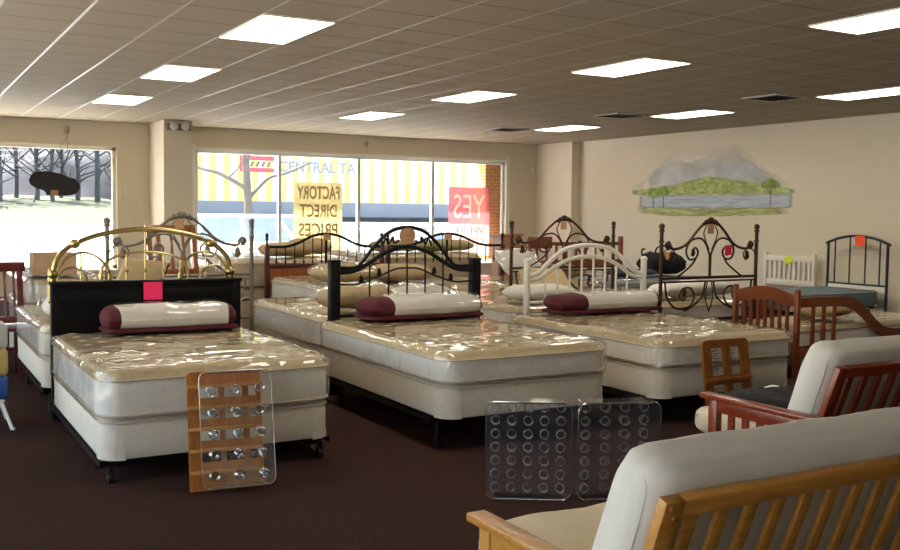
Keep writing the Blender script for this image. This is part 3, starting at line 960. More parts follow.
def iron_headboard(label, xc, y, w, m='bronze', h=1.375, tagc=None):
    t = thing('iron_headboard', label, 'headboard', (xc, y, 0))
    hw = w / 2
    for s in (-1, 1):
        post(t, s * hw, h, 0.021, m, 0.05)
    k = hw / 0.7
    for zz in (0.875, 0.42):
        bar(t, [(-hw, 0, zz), (hw, 0, zz)], 0.016, m, 'cross_rail')
    bar(t, [(-hw, 0, 0.835), (hw, 0, 0.835)], 0.010, m, 'cross_rail')
    # rope arch with curled tips
    arch = [(-0.60, 1.18), (-0.64, 1.23), (-0.60, 1.26), (-0.575, 1.225), (-0.55, 1.185), (-0.43, 1.2), (-0.33, 1.25), (-0.2, 1.38), (-0.09, 1.465), (0, 1.48)]
    arch = [(x * k, z) for x, z in arch]
    arch = arch + [(-x, z) for x, z in reversed(arch[:-1])]
    b = MB().tube(xz(arch, 0, 6), 0.015, 8)
    for s in (-1, 1):
        b.ball((s * 0.61 * k, 0, 1.225), 0.032)
    b.build('arch_rail', M[m], t)
    cr = MB()
    for dx, dz, s in ((0, 1.49, 0.055), (-0.06, 1.475, 0.042), (0.06, 1.475, 0.042), (-0.1, 1.455, 0.03), (0.1, 1.455, 0.03)):
        cr.ball((dx, 0, dz), s, (1, 0.45, 0.7))
    cr.build('crown_ornament', M[m], t)
    bar(t, [(0, 0, 0.875), (0, 0, 1.13)], 0.016, m, 'centre_stem')
    for s in (-1, 1):
        sc = [(0.0, 1.1), (0.07, 1.24), (0.16, 1.30), (0.29, 1.27), (0.35, 1.17), (0.31, 1.08), (0.22, 1.08), (0.18, 1.15), (0.22, 1.20), (0.26, 1.17)]
        bar(t, xz([(s * x * k, z) for x, z in sc], 0, 6), 0.011, m, 'scroll')
        bar(t, xz([(s * x * k, z) for x, z in [(0.20, 1.10), (0.26, 1.02), (0.38, 0.94), (0.48, 0.88)]], 0, 6), 0.011, m, 'scroll')
        bar(t, xz([(s * x * k, z) for x, z in [(0.06, 1.44), (0.1, 1.36), (0.07, 1.27), (0.02, 1.18)]], 0, 6), 0.007, m, 'scroll')
        leaf(t, s * 0.25 * k, 1.15, m, 0.045)
        bar(t, xz([(s * x * k, z) for x, z in [(0.7, 1.05), (0.66, 1.16), (0.56, 1.19), (0.50, 1.12), (0.53, 1.06)]], 0, 6), 0.007, m, 'scroll')
        leaf(t, s * 0.555 * k, 1.11, m, 0.055)
        lo = [(0.64, 0.83), (0.60, 0.66), (0.47, 0.55), (0.30, 0.56), (0.22, 0.66), (0.27, 0.76), (0.38, 0.76), (0.43, 0.68), (0.38, 0.63), (0.34, 0.67)]
        bar(t, xz([(s * x * k, z) for x, z in lo], 0, 6), 0.011, m, 'scroll')
        bar(t, xz([(s * x * k, z) for x, z in [(0.06, 0.83), (0.1, 0.68), (0.22, 0.58), (0.36, 0.52)]], 0, 6), 0.011, m, 'scroll')
        bar(t, xz([(s * x * k, z) for x, z in [(0.03, 0.83), (0.055, 0.66), (0.0, 0.5)]], 0, 6), 0.007, m, 'scroll')
        leaf(t, s * 0.36 * k, 0.72, m, 0.045)
    if tagc:
        tagcard(t, tagc[0], tagc[1], 0.1, 0.11, -0.02, tagc[2])
    c2 = MB(); c2.box((-0.03, -0.03, 1.40), (0.09, 0.002, 0.1))
    c2.build('hang_tag', M['tanpaper'], t, smooth=False)
    return t

# black lacquered panel headboard of the nearest bed on the left
t = thing('panel_headboard', 'black panel headboard with pink tag behind the left front bed', 'headboard', (1.72, 7.6, 0))
for s in (-1, 1):
    MB().bb(s * 0.67 - 0.035, s * 0.67 + 0.035, -0.03, 0.03, 0, 0.985, 0.006).build('post', M['black_lacquer'], t)
MB().bb(-0.65, 0.65, -0.015, 0.015, 0.42, 0.986, 0.0).build('panel', M['black_lacquer'], t)
MB().bb(-0.715, 0.715, -0.045, 0.045, 0.985, 1.012, 0.008).build('cap_rail', M['black_lacquer'], t)
MB().bb(-0.65, 0.65, -0.024, 0.012, 0.86, 0.94, 0.005).build('top_rail', M['black_lacquer'], t)
MB().bb(-0.65, 0.65, -0.024, 0.012, 0.42, 0.50, 0.005).build('bottom_rail', M['black_lacquer'], t)
tagcard(t, 0.015, 0.93, 0.14, 0.135, -0.05, 'pink', 'price_tag', 'hot pink square price tag')

# brass arched headboard right behind it
t = thing('brass_headboard', 'polished brass arched headboard standing behind the black panel headboard', 'headboard', (1.71, 7.69, 0))
oa = [(-0.67, 0.0), (-0.67, 0.6), (-0.67, 1.0), (-0.655, 1.12), (-0.62, 1.20), (-0.51, 1.285), (-0.30, 1.36), (0, 1.395)]
oa = oa + [(-x, z) for x, z in reversed(oa[:-1])]
bar(t, xz(oa, 0, 8), 0.019, 'brass', 'arch_tube', 12)
for s in (-1, 1):
    bar(t, [(s * 0.69, 0, 0.86), (s * 0.69, 0, 1.1)], 0.011, 'brass', 'side_rod')
    for (x, z) in ((0.51, 1.285), (0.665, 1.06)):
        MB().ball((s * x, 0, z), 0.04, (1, 0.9, 0.9)).build('collar', M['brass'], t)
    bar(t, [(s * (0.455 + 0.20 * math.cos(a)), 0, 0.98 + 0.24 * math.sin(a)) for a in [PI * k / 20 for k in range(21)]], 0.010, 'brass', 'small_arch')
    bar(t, [(s * (0.53 + 0.11 * math.cos(a)), 0, 0.98 + 0.13 * math.sin(a)) for a in [PI * k / 16 for k in range(17)]], 0.008, 'brass', 'small_arch')
bar(t, [(0.33 * math.cos(a), 0, 1.0 + 0.22 * abs(math.sin(a)) ** 0.6) for a in [PI * k / 30 for k in range(31)]], 0.010, 'brass', 'wide_arch')
bar(t, [(-0.7, 0, 0.86), (0.7, 0, 0.86)], 0.012, 'brass', 'cross_rail')
for x in (-0.27, -0.14, 0.0, 0.14, 0.27):
    bar(t, [(x, 0, 0.86), (x, 0, 1.0 + 0.22 * abs(math.sin(math.acos(x / 0.33))) ** 0.6 if abs(x) > 0.01 else 1.39)], 0.007, 'brass', 'spindle')
    MB().ball((x, 0, 1.08), 0.017).build('spindle_knob', M['brass'], t)
for s in (-1, 1):
    bar(t, [(s * 0.47, 0, 0.86), (s * 0.47, 0, 1.22)], 0.007, 'brass', 'spindle')

# black metal headboard of the middle bed
t = thing('metal_headboard', 'black metal double arched headboard with thick square posts, middle front bed', 'headboard', (3.935, 7.62, 0))
for s in (-1, 1):
    post(t, s * 0.69, 1.12, 0.043, 'black_metal', 0, square=True)
a1 = [(-0.65, 1.07), (-0.50, 1.07), (-0.42, 1.13), (-0.30, 1.27), (-0.16, 1.38), (0, 1.415)]
a1 = a1 + [(-x, z) for x, z in reversed(a1[:-1])]
bar(t, xz(a1, 0, 8), 0.016, 'black_metal', 'outer_arch')
a2 = [(-0.65, 1.03), (-0.50, 1.045), (-0.36, 1.11), (-0.2, 1.20), (0, 1.245)]
a2 = a2 + [(-x, z) for x, z in reversed(a2[:-1])]
bar(t, xz(a2, 0, 8), 0.020, 'black_metal', 'inner_arch')
a3 = [(-0.65, 0.93), (-0.48, 0.93), (-0.3, 0.98), (-0.12, 1.05), (0, 1.06)]
a3 = a3 + [(-x, z) for x, z in reversed(a3[:-1])]
bar(t, xz(a3, 0, 8), 0.008, 'black_metal', 'vine_rail')
for x, z in ((-0.44, 0.97), (-0.27, 1.03), (0.44, 0.97), (0.27, 1.03)):
    leaf(t, x, z, 'black_metal', 0.035)
for x in (-0.36, -0.18, 0.0, 0.18, 0.36):
    zt = 1.245 - 0.9 * x * x * 1.0
    bar(t, [(x, 0, 0.66), (x, 0, zt)], 0.008, 'black_metal', 'spindle')
for zz in (0.66, 0.40):
    bar(t, [(-0.65, 0, zz), (0.65, 0, zz)], 0.015, 'black_metal', 'cross_rail')
MB().lathe((0.0, 0, 1.345), [(0.055, -0.018), (0.072, -0.012), (0.072, 0.012), (0.055, 0.018)], 'y', 24).build('medallion', M['tanpaper'], t, 'round tan medallion')
for s in (-1, 1):
    bar(t, xz([(s * 0.08, 1.30), (s * 0.13, 1.28), (s * 0.14, 1.33), (s * 0.18, 1.27), (s * 0.21, 1.32), (s * 0.24, 1.25)], 0, 5), 0.009, 'black_metal', 'scroll')
    MB().ball((s * 0.685, 0, 1.145), 0.0).build('x', M['black_metal'], t) if False else None

# white metal headboard of the right front bed
t = thing('metal_headboard', 'white metal arched headboard with thin spindles behind the right front bed', 'headboard', (5.82, 7.5, 0))
for s in (-1, 1):
    post(t, s * 0.70, 1.1, 0.031, 'white_metal', 0)
    MB().lathe((s * 0.70, 0, 1.1), [(0.031, 0), (0.037, 0.008), (0.034, 0.025), (0.015, 0.036)], 'z', 16).build('post_cap', M['white_metal'], t)
o1 = [(-0.68, 0.96), (-0.57, 1.0), (-0.42, 1.12), (-0.26, 1.215), (0, 1.25)]
o1 = o1 + [(-x, z) for x, z in reversed(o1[:-1])]
bar(t, xz(o1, 0, 8), 0.022, 'white_metal', 'outer_arch', 10)
o2 = [(-0.68, 0.93), (-0.55, 0.95), (-0.38, 1.05), (-0.2, 1.12), (0, 1.14)]
o2 = o2 + [(-x, z) for x, z in reversed(o2[:-1])]
bar(t, xz(o2, 0, 8), 0.020, 'white_metal', 'inner_arch', 10)
for i in range(8):
    x = -0.49 + i * 0.14
    top = 1.25 - 0.75 * x * x if 1 < i < 6 else 1.14 - 0.75 * x * x
    bar(t, [(x, 0, 0.72), (x, 0, top)], 0.010, 'white_metal', 'spindle')
for zz in (0.72, 0.36):
    bar(t, [(-0.69, 0, zz), (0.69, 0, zz)], 0.015, 'white_metal', 'cross_rail')

iron_headboard('dark bronze scrolled iron headboard with pink tag below the wall mural', 7.76, 7.85, 1.40, 'bronze', tagc=(0.25, 1.17, 'pink'))
iron_headboard('grey scrolled iron headboard seen through and beside the brass arch', 2.59, 10.0, 1.46, 'grey_iron')
iron_headboard('dark scrolled iron headboard standing behind the white arched headboard', 7.38, 10.0, 1.58, 'bronze')

def spindle_headboard(label, x0, x1, y, m, wood_rail=True):
    t = thing('spindle_headboard', label, 'headboard', ((x0 + x1) / 2, y, 0))
    hw = (x1 - x0) / 2
    for s in (-1, 1):
        MB().bb(s * hw - 0.028, s * hw + 0.028, -0.028, 0.028, 0, 1.10, 0.005).build('post', M['darkcherry'], t)
        post(t, s * hw, 1.18, 0.014, 'black_metal', 0.03, z0=1.10, name='post_rod')
    a = [(-hw, 1.09), (-hw * 0.72, 1.09), (-hw * 0.5, 1.13), (-hw * 0.25, 1.22), (0, 1.255)]
    a = a + [(-x, z) for x, z in reversed(a[:-1])]
    bar(t, xz(a, 0, 8), 0.018, 'black_metal', 'arch_rail')
    n = 13
    for i in range(1, n):
        x = -hw + 2 * hw * i / n
        d = abs(x) / hw
        zt = 1.255 - 0.17 * min(1, max(0, d / 0.72)) ** 1.5 if d < 0.72 else 1.09
        bar(t, [(x, 0, 0.86), (x, 0, zt)], 0.007, 'black_metal', 'spindle')
        MB().ball((x, 0, 0.90), 0.016).build('spindle_knob', M['bronze'], t)
    bar(t, [(0, 0, 0.86), (0, 0, 1.25)], 0.018, 'black_metal', 'centre_post')
    if wood_rail:
        MB().bb(-hw, hw, -0.02, 0.02, 0.82, 0.87, 0.005).build('wood_rail', M['darkcherry'], t)
        MB().bb(-hw, hw, -0.012, 0.012, 0.45, 0.82, 0.004).build('wood_panel', M['rust'], t)
    MB().box((0, -0.022, 1.21), (0.10, 0.003, 0.08)).build('hang_tag', M['tanpaper'], t, smooth=False)
    return t
spindle_headboard('dark wood headboard with black arched rail and thin spindles, left of the black double arch', 4.11, 5.70, 11.78, 'darkcherry')
spindle_headboard('dark headboard with thin arched rail before the red poster', 5.80, 7.62, 11.80, 'darkcherry', False)

# ------------------------------------------------------------------ front row of beds
mattress('plastic wrapped tan topped mattress on the left front bed, before the black panel headboard', 1.0, 2.39, 5.62, 7.54, 0.365, 0.63)
box_spring('pale box spring under the left front mattress, resting on castered legs', 1.005, 2.385, 5.625, 7.535, 0.135, 0.36)
bed_frame('dark steel bed frame on castered legs under the left front bed', 1.0, 2.39, 5.55, 7.55, 0.135)
mattress('plastic wrapped mattress on the middle front bed, before the black double arched headboard', 3.06, 4.42, 5.40, 7.52, 0.435, 0.64)
box_spring('pale box spring under the middle front mattress', 3.065, 4.415, 5.405, 7.515, 0.215, 0.43)
bed_frame('dark steel bed frame under the middle front bed', 3.06, 4.42, 5.45, 7.53, 0.215)
mattress('plastic wrapped mattress on the right front bed, before the white arched headboard', 4.86, 6.30, 5.40, 7.42, 0.425, 0.62)
box_spring('pale box spring under the right front mattress', 4.865, 6.295, 5.405, 7.415, 0.195, 0.42)
bed_frame('dark steel bed frame under the right front bed', 4.86, 6.30, 5.45, 7.43, 0.195)
bagged_pillow('white pillow with burgundy ends against the black panel headboard', (1.80, 7.33, 0.642), 0.98, 0.36, 0.19, 0.10, 0.07)
bagged_pillow('white pillow with burgundy left end on the middle front bed', (3.88, 7.28, 0.652), 1.10, 0.40, 0.18, 0.2, 0.02)
bagged_pillow('white pillow with burgundy left end before the white arched headboard', (5.78, 7.2, 0.632), 1.22, 0.38, 0.175, 0.24, 0.06)

# ------------------------------------------------------------------ second row, set head to head behind the front row
mattress('white plastic wrapped mattress behind the brass headboard, side toward the left aisle', 0.98, 2.38, 7.78, 9.6, 0.43, 0.66, side='white_cloth')
box_spring('white box spring behind the black panel headboard beside the left aisle', 0.985, 2.375, 7.785, 9.595, 0.20, 0.425)
bed_frame('dark steel frame on thin legs under the bed behind the brass headboard', 0.98, 2.38, 7.7, 9.6, 0.20)
mattress('plastic wrapped tan mattress directly behind the black double arched headboard', 3.19, 4.58, 7.75, 9.62, 0.38, 0.64, hi=True)
box_spring('pale box spring of the bed behind the black arched headboard', 3.195, 4.575, 7.755, 9.615, 0.16, 0.375)
bed_frame('dark steel frame of the bed behind the black arched headboard', 3.19, 4.58, 7.75, 9.62, 0.16)
mattress('tan mattress behind the white arched headboard, seen right of the thick black post', 5.05, 6.42, 7.62, 9.62, 0.42, 0.66)
box_spring('pale box spring of the bed behind the white arched headboard', 5.055, 6.415, 7.625, 9.615, 0.18, 0.415)
bed_frame('dark steel frame of the bed behind the white arched headboard', 5.05, 6.42, 7.6, 9.62, 0.18)
mattress('tan mattress behind the bronze scrolled headboard with pink tag', 7.08, 8.42, 7.93, 9.8, 0.38, 0.60)
box_spring('pale box spring behind the bronze scrolled headboard with pink tag', 7.085, 8.415, 7.935, 9.795, 0.14, 0.375, 'tanside')
bed_frame('dark steel frame behind the bronze scrolled headboard with pink tag', 7.08, 8.42, 7.9, 9.8, 0.14)
pillow('white pillow on the left seen through the black arched headboard', (3.62, 8.0, 0.66), 0.68, 0.42, 0.21, 'tan_pillow', 0.05, wrap=True)
pillow('grey white plastic bagged pillow on the right behind the black arched headboard', (4.27, 8.0, 0.66), 0.62, 0.42, 0.19, 'white_cloth', -0.06, wrap=True)
pillow('long white pillow lying behind the lower scrolls of the bronze headboard', (7.82, 8.18, 0.61), 1.1, 0.36, 0.19, 'white_cloth')
pillow('white pillow behind the spindles of the white arched headboard', (5.55, 7.9, 0.675), 0.72, 0.42, 0.17, 'white_cloth', 0.1)
o = pillow('tan pillow leaning behind the middle of the white arched headboard', (5.9, 8.34, 0.79), 0.5, 0.4, 0.14, 'tan_pillow', -0.3, 0.5)
for (lab, loc, lx, ly, h, m, rz) in [
        ('white plastic bagged pillow under the left half of the brass arch', (1.32, 8.05, 0.675), 0.6, 0.4, 0.2, 'white_cloth', 0.1),
        ('white plastic bagged pillow under the right half of the brass arch', (2.02, 8.05, 0.675), 0.6, 0.4, 0.2, 'white_cloth', -0.12)]:
    pillow(lab, loc, lx, ly, h, m, rz, wrap=True)
# folded tan cloth and dark cups seen under the brass arch
t = thing('folded_cloth', 'tan folded cloth propped on pillows under the middle of the brass arch', 'cloth', (1.78, 8.62, 0.69))
pts = [(-0.22, 0.0), (0.16, 0.0), (0.34, 0.40), (-0.02, 0.44)]
MB().prism(pts, 'xz', -0.05, 0.05, 0.02).build('cloth_fold', M['tan_pillow'], t)
MB().tube([(0.15, -0.055, 0.02), (0.33, -0.055, 0.39)], 0.010, 8).build('dark_edge', M['bronze'], t, 'dark edge binding')

# ------------------------------------------------------------------ third row
t = mattress('white plastic covered mattress topping the tall stack left of the brass arch, under a box', 1.12, 1.82, 9.82, 11.7, 0.645, 0.88, side='white_cloth')
mattress('white plastic covered mattress at the bottom of the tall stack left of the brass arch', 1.12, 1.82, 9.82, 11.7, 0.34, 0.60, side='white_cloth')
box_spring('white box spring at the base of the tall stack left of the brass arch', 1.12, 1.82, 9.82, 11.7, 0.02, 0.32)
t = thing('stack_end_box', 'tan box standing for the shaded end of the stack left of the brass arch', 'box', (1.36, 10.0, 0.915))  # tan box stands in for the stack's mattress end, its shade in the colour
MB().bb(-0.19, 0.19, -0.18, 0.18, 0, 0.2, 0.004).build('box_body', M['shaded_tan'], t, smooth=False)
for s in (-1, 1):
    MB().box((s * 0.095, 0, 0.204), (0.188, 0.362, 0.006)).build('flap', M['shaded_tan'], t, smooth=False)
mattress('tan mattress on the bed behind the grey scrolled iron headboard', 1.92, 3.28, 10.08, 11.8, 0.42, 0.64, side='tanside', hi=False)
box_spring('tan box spring behind the grey scrolled iron headboard', 1.925, 3.275, 10.085, 11.795, 0.14, 0.415, 'tanside')
mattress('plastic wrapped tan mattress before the dark wood spindle headboard, upper left of the black post', 4.10, 5.5, 9.85, 11.68, 0.46, 0.72)
box_spring('pale box spring before the dark wood spindle headboard', 4.105, 5.495, 9.855, 11.675, 0.2, 0.455)
mattress('narrow tan mattress before the thin arched headboard, right of the middle bed', 5.68, 6.5, 9.95, 11.7, 0.42, 0.66)
box_spring('narrow box spring before the thin arched headboard', 5.685, 6.495, 9.955, 11.695, 0.14, 0.415)
mattress('tan mattress on the bed behind the dark scrolled headboard in the back middle', 6.66, 8.1, 10.06, 11.7, 0.42, 0.66, side='tanside', hi=False)
box_spring('tan box spring behind the dark scrolled headboard in the back middle', 6.665, 8.095, 10.065, 11.695, 0.14, 0.415, 'tanside')
mattress('grey blue mattress under the black bag, behind the bronze scrolled headboard', 8.5, 10.1, 10.3, 12.2, 0.42, 0.66, top='greybed', side='greybed', hi=False)
box_spring('grey blue box spring under the black bag', 8.505, 10.095, 10.305, 12.195, 0.12, 0.415, 'greybed')
pillow('tan pillow on the left seen high behind the vine rail of the black headboard', (4.42, 10.12, 0.735), 0.72, 0.42, 0.21, 'tan_pillow', 0.08, wrap=True)
pillow('tan pillow on the right seen high behind the vine rail of the black headboard', (5.12, 10.1, 0.735), 0.7, 0.42, 0.2, 'tan_pillow', -0.05)
o = pillow('white blue plastic bagged pillow leaning beside the thin black post in the back', (7.0, 10.5, 0.84), 0.62, 0.44, 0.16, 'white_cloth', 0.1, 0.75, wrap=True)
pillow('olive pillow on the bed behind the dark scrolled headboard', (7.6, 10.4, 0.675), 0.62, 0.4, 0.2, 'olive_pillow', 0.0)
# black bag with orange tag on the grey bed
t = thing('duffel_bag', 'black bag with orange tag lying left of the bronze scrolled headboard post', 'bag', (9.66, 10.72, 0.69))
b = MB()
f = cushion_f(0.70, 0.42, 0.30, 0, 1, 3.3, wr=0.05)
b.grid(f(1), 30, 20); b.grid(f(-1), 30, 20); bmesh.ops.remove_doubles(b.bm, verts=b.bm.verts[:], dist=0.0008)
b.build('bag_body', M['black_cloth'], t, angle=80)
bar(t, crv([(-0.2, -0.05, 0.28), (-0.12, -0.05, 0.40), (0.12, -0.05, 0.40), (0.2, -0.05, 0.28)], 6), 0.012, 'black_cloth', 'handle')
bar(t, crv([(-0.33, 0, 0.18), (-0.40, -0.02, 0.34), (-0.37, -0.05, 0.38)], 6), 0.014, 'black_cloth', 'side_strap')
MB().box((-0.05, -0.19, 0.27), (0.13, 0.006, 0.11), rot=Matrix.Rotation(-0.5, 3, 'X')).build('orange_tag', M['dullorange'], t, 'orange paper tag', smooth=False)
MB().ball((0.3, -0.20, 0.14), 0.05, (0.6, 0.15, 1)).build('white_label', M['whitepaper'], t, 'small white oval label')
t = MB(); f = cushion_f(0.8, 0.3, 0.1, 0, 1, 8.1, wr=0.02); t.grid(f(1), 24, 14); t.grid(f(-1), 24, 14)
bmesh.ops.remove_doubles(t.bm, verts=t.bm.verts[:], dist=0.0008)
o = t.build('folded_blanket', M['navy'], None, angle=80); o.location = (8.95, 10.55, 0.69)
tag(o, 'dark blue patterned folded blanket on the grey bed behind the white spindles', 'blanket')

for (lab, x0, x1, y0, y1, z) in [
        ('dark steel frame under the bed behind the grey scrolled headboard', 1.92, 3.28, 10.03, 11.8, 0.14),
        ('dark steel frame under the bed before the dark wood spindle headboard', 4.1, 5.5, 9.85, 11.72, 0.2),
        ('dark steel frame under the narrow bed before the thin arched headboard', 5.68, 6.5, 9.95, 11.74, 0.14),
        ('dark steel frame under the bed behind the dark scrolled headboard', 6.66, 8.1, 10.03, 11.7, 0.14),
        ('dark steel frame under the grey blue bed with the black bag', 8.5, 10.1, 10.3, 12.2, 0.12),
        ('dark steel frame under the tall bed below the red poster', 5.73, 7.39, 11.9, 13.79, 0.1)]:
    bed_frame(lab, x0, x1, y0, y1, z)

# ------------------------------------------------------------------ fourth row
mattress('thick tan mattress on top of the tall bed right of the brass arch', 3.68, 5.3, 11.95, 13.8, 0.58, 0.92, side='tanside', hi=False)
mattress('thin tan mattress in the middle of the tall bed right of the brass arch', 3.69, 5.29, 11.96, 13.79, 0.42, 0.57, side='tanside', wrap=False, hi=False)
box_spring('tan box spring at the base of the tall bed right of the brass arch', 3.69, 5.29, 11.96, 13.79, 0.02, 0.41, 'tanside')
mattress('tall tan pillow top mattress behind the thin arched headboard under the red poster', 5.72, 7.4, 11.95, 13.8, 0.52, 0.96, side='tanside', hi=False)
box_spring('tan box spring behind the thin arched headboard under the red poster', 5.73, 7.39, 11.96, 13.79, 0.1, 0.51, 'tanside')
pillow('tan pillow at the left behind the spindles of the dark wood headboard', (4.52, 12.2, 0.935), 0.7, 0.42, 0.19, 'tan_pillow', 0.06)
pillow('tan pillow at the right behind the spindles of the dark wood headboard', (5.0, 12.62, 0.935), 0.6, 0.42, 0.22, 'tan_pillow', -0.1)
pillow('olive tan pillow behind the thin arched headboard, left one', (6.15, 12.25, 0.975), 0.76, 0.44, 0.17, 'olive_pillow', 0.05)
pillow('olive tan pillow behind the thin arched headboard, right one', (6.95, 12.25, 0.975), 0.78, 0.44, 0.17, 'olive_pillow', -0.04)

# ------------------------------------------------------------------ back of the shop: cherry daybed, pine cabinet, wooden armchair
t = thing('wooden_daybed', 'cherry wood daybed frame with top rail and slats under the back corner pillar', 'daybed', (9.95, 13.2, 0))
for s in (-1, 1):
    for yy in (-0.05, 0.8):
        MB().bb(s * 0.95 - 0.035, s * 0.95 + 0.035, yy - 0.035, yy + 0.035, 0, 1.17 if yy < 0 else 0.8, 0.006).build('post', M['cherry2'], t)
    MB().bb(s * 0.95 - 0.04, s * 0.95 + 0.04, -0.02, 0.84, 0.70, 0.735, 0.006).build('arm', M['cherry2'], t)
MB().bb(-0.92, 0.92, -0.075, -0.03, 1.02, 1.08, 0.006).build('top_rail', M['cherry2'], t)
MB().bb(-0.92, -0.5, -0.08, -0.03, 0.98, 1.17, 0.006).build('end_panel', M['cherry2'], t)
MB().bb(-0.92, 0.92, -0.07, -0.03, 0.66, 0.78, 0.006).build('lower_rail', M['cherry2'], t)
for i in range(9):
    x = -0.8 + i * 0.2
    MB().bb(x - 0.025, x + 0.025, -0.062, -0.04, 0.77, 1.03).build('slat', M['cherry2'], t, smooth=False)
MB().bb(-0.92, 0.92, -0.02, 0.8, 0.28, 0.34, 0.006).build('seat_frame', M['cherry2'], t)
o = pillow('beige daybed mattress on the cherry daybed frame', (9.95, 13.57, 0.345), 1.75, 0.72, 0.24, 'cream_cloth', name='daybed_mattress')
o['category'] = 'mattress'
o = pillow('white bagged pillow standing before the cherry daybed', (9.35, 12.75, 0.70), 0.6, 0.4, 0.2, 'white_cloth', 0.2, 1.1)
bpy.data.objects.remove(o)
t = thing('pine_cabinet', 'small pinkish wood cabinet by the wide window, left of the cherry daybed', 'cabinet', (9.52, 14.6, 0))
MB().bb(-0.2, 0.2, -0.18, 0.18, 0.06, 1.14, 0.006).build('cabinet_body', M['pinewood'], t)
MB().bb(-0.23, 0.23, -0.21, 0.2, 1.14, 1.18, 0.008).build('cabinet_top', M['pinewood'], t)
for i, (z0, z1) in enumerate(((0.90, 1.12), (0.66, 0.88), (0.42, 0.64), (0.1, 0.40))):
    d = MB().bb(-0.18, 0.18, -0.2, -0.18, z0, z1, 0.006).build('drawer', M['pinewood'], t)
    MB().ball((0, -0.215, (z0 + z1) / 2), 0.022).build('knob', M['bronze'], d)
for sx in (-1, 1):
    for sy in (-1, 1):
        MB().bb(sx * 0.17 - 0.02, sx * 0.17 + 0.02, sy * 0.15 - 0.02, sy * 0.15 + 0.02, 0, 0.07).build('leg', M['pinewood'], t, smooth=False)

t = thing('wooden_armchair', 'rust brown wooden armchair with pale cushions before the pillar between the windows', 'armchair', (3.24, 13.2, 0), 0.08)
for s in (-1, 1):
    MB().prism([(p.x, p.z) for p in crv([(-0.30, 0, 0.0), (-0.28, 0, 0.5), (-0.20, 0, 0.9), (-0.10, 0, 1.30), (-0.02, 0, 1.30), (-0.11, 0, 0.9), (-0.2, 0, 0.5), (-0.22, 0, 0.0)], 3)], 'yz', s * 0.30 - 0.03, s * 0.30 + 0.03).build('back_post', M['rust'], t)
    MB().bb(s * 0.30 - 0.03, s * 0.30 + 0.03, 0.28, 0.35, 0, 0.62, 0.006).build('front_leg', M['rust'], t)
    MB().bb(s * 0.30 - 0.045, s * 0.30 + 0.045, -0.3, 0.38, 0.62, 0.655, 0.01).build('arm', M['rust'], t)
    for k in range(4):
        MB().bb(s * 0.30 - 0.012, s * 0.30 + 0.012, -0.12 + k * 0.11, -0.08 + k * 0.11, 0.3, 0.62).build('side_slat', M['rust'], t, smooth=False)
MB().bb(-0.3, 0.3, -0.09, -0.03, 1.22, 1.34, 0.02).build('crest_rail', M['rust'], t)
MB().bb(-0.3, 0.3, -0.22, -0.17, 0.66, 0.76, 0.01).build('lower_rail', M['rust'], t)
for k in range(3):
    x = -0.16 + k * 0.16
    MB().tube([(x, -0.2, 0.72), (x, -0.06, 1.25)], 0.025, 8).build('back_slat', M['rust'], t)
MB().bb(-0.3, 0.3, -0.28, 0.34, 0.30, 0.36, 0.008).build('seat_frame', M['rust'], t)
c = MB(); f = cushion_f(0.56, 0.58, 0.14, 0, 1, 2.2); c.grid(f(1), 20, 20); c.grid(f(-1), 20, 20)
c.build('seat_cushion', M['cream_cloth'], t, loc=(0, 0.03, 0.37), angle=80)
c = MB(); f = cushion_f(0.4, 0.5, 0.12, 0, 1, 4.2); c.grid(f(1), 20, 20); c.grid(f(-1), 20, 20)
c.build('back_cushion', M['white_cloth'], t, loc=(0.0, -0.02, 1.02), rot=(1.32, 0, 0), angle=80)

# left edge: red-brown slatted chair and a packaging rack
t = thing('slatted_chair', 'dark red wooden slat back chair at the left edge under the left window', 'chair', (0.80, 9.68, 0), PI)
for s in (-1, 1):
    MB().prism([(-0.02, 0), (0.05, 0), (0.02, 0.45), (-0.09, 1.03), (-0.15, 1.03), (-0.04, 0.45)], 'yz', s * 0.24 - 0.025, s * 0.24 + 0.025).build('back_post', M['redbrown'], t)
    MB().bb(s * 0.24 - 0.022, s * 0.24 + 0.022, -0.46, -0.41, 0, 0.44, 0.004).build('front_leg', M['redbrown'], t)
MB().bb(-0.29, 0.29, -0.14, -0.08, 0.96, 1.05, 0.012).build('crest_rail', M['redbrown'], t)
MB().bb(-0.24, 0.24, -0.03, 0.01, 0.50, 0.56, 0.006).build('lower_rail', M['redbrown'], t)
for k in range(6):
    x = -0.19 + k * 0.076
    MB().tube([(x, -0.01, 0.54), (x, -0.11, 0.98)], 0.012, 8).build('back_slat', M['redbrown'], t)
MB().bb(-0.28, 0.28, -0.48, 0.04, 0.42, 0.455, 0.01).build('seat', M['redbrown'], t)
MB().bb(-0.24, 0.24, -0.445, -0.425, 0.18, 0.22).build('stretcher', M['redbrown'], t, smooth=False)

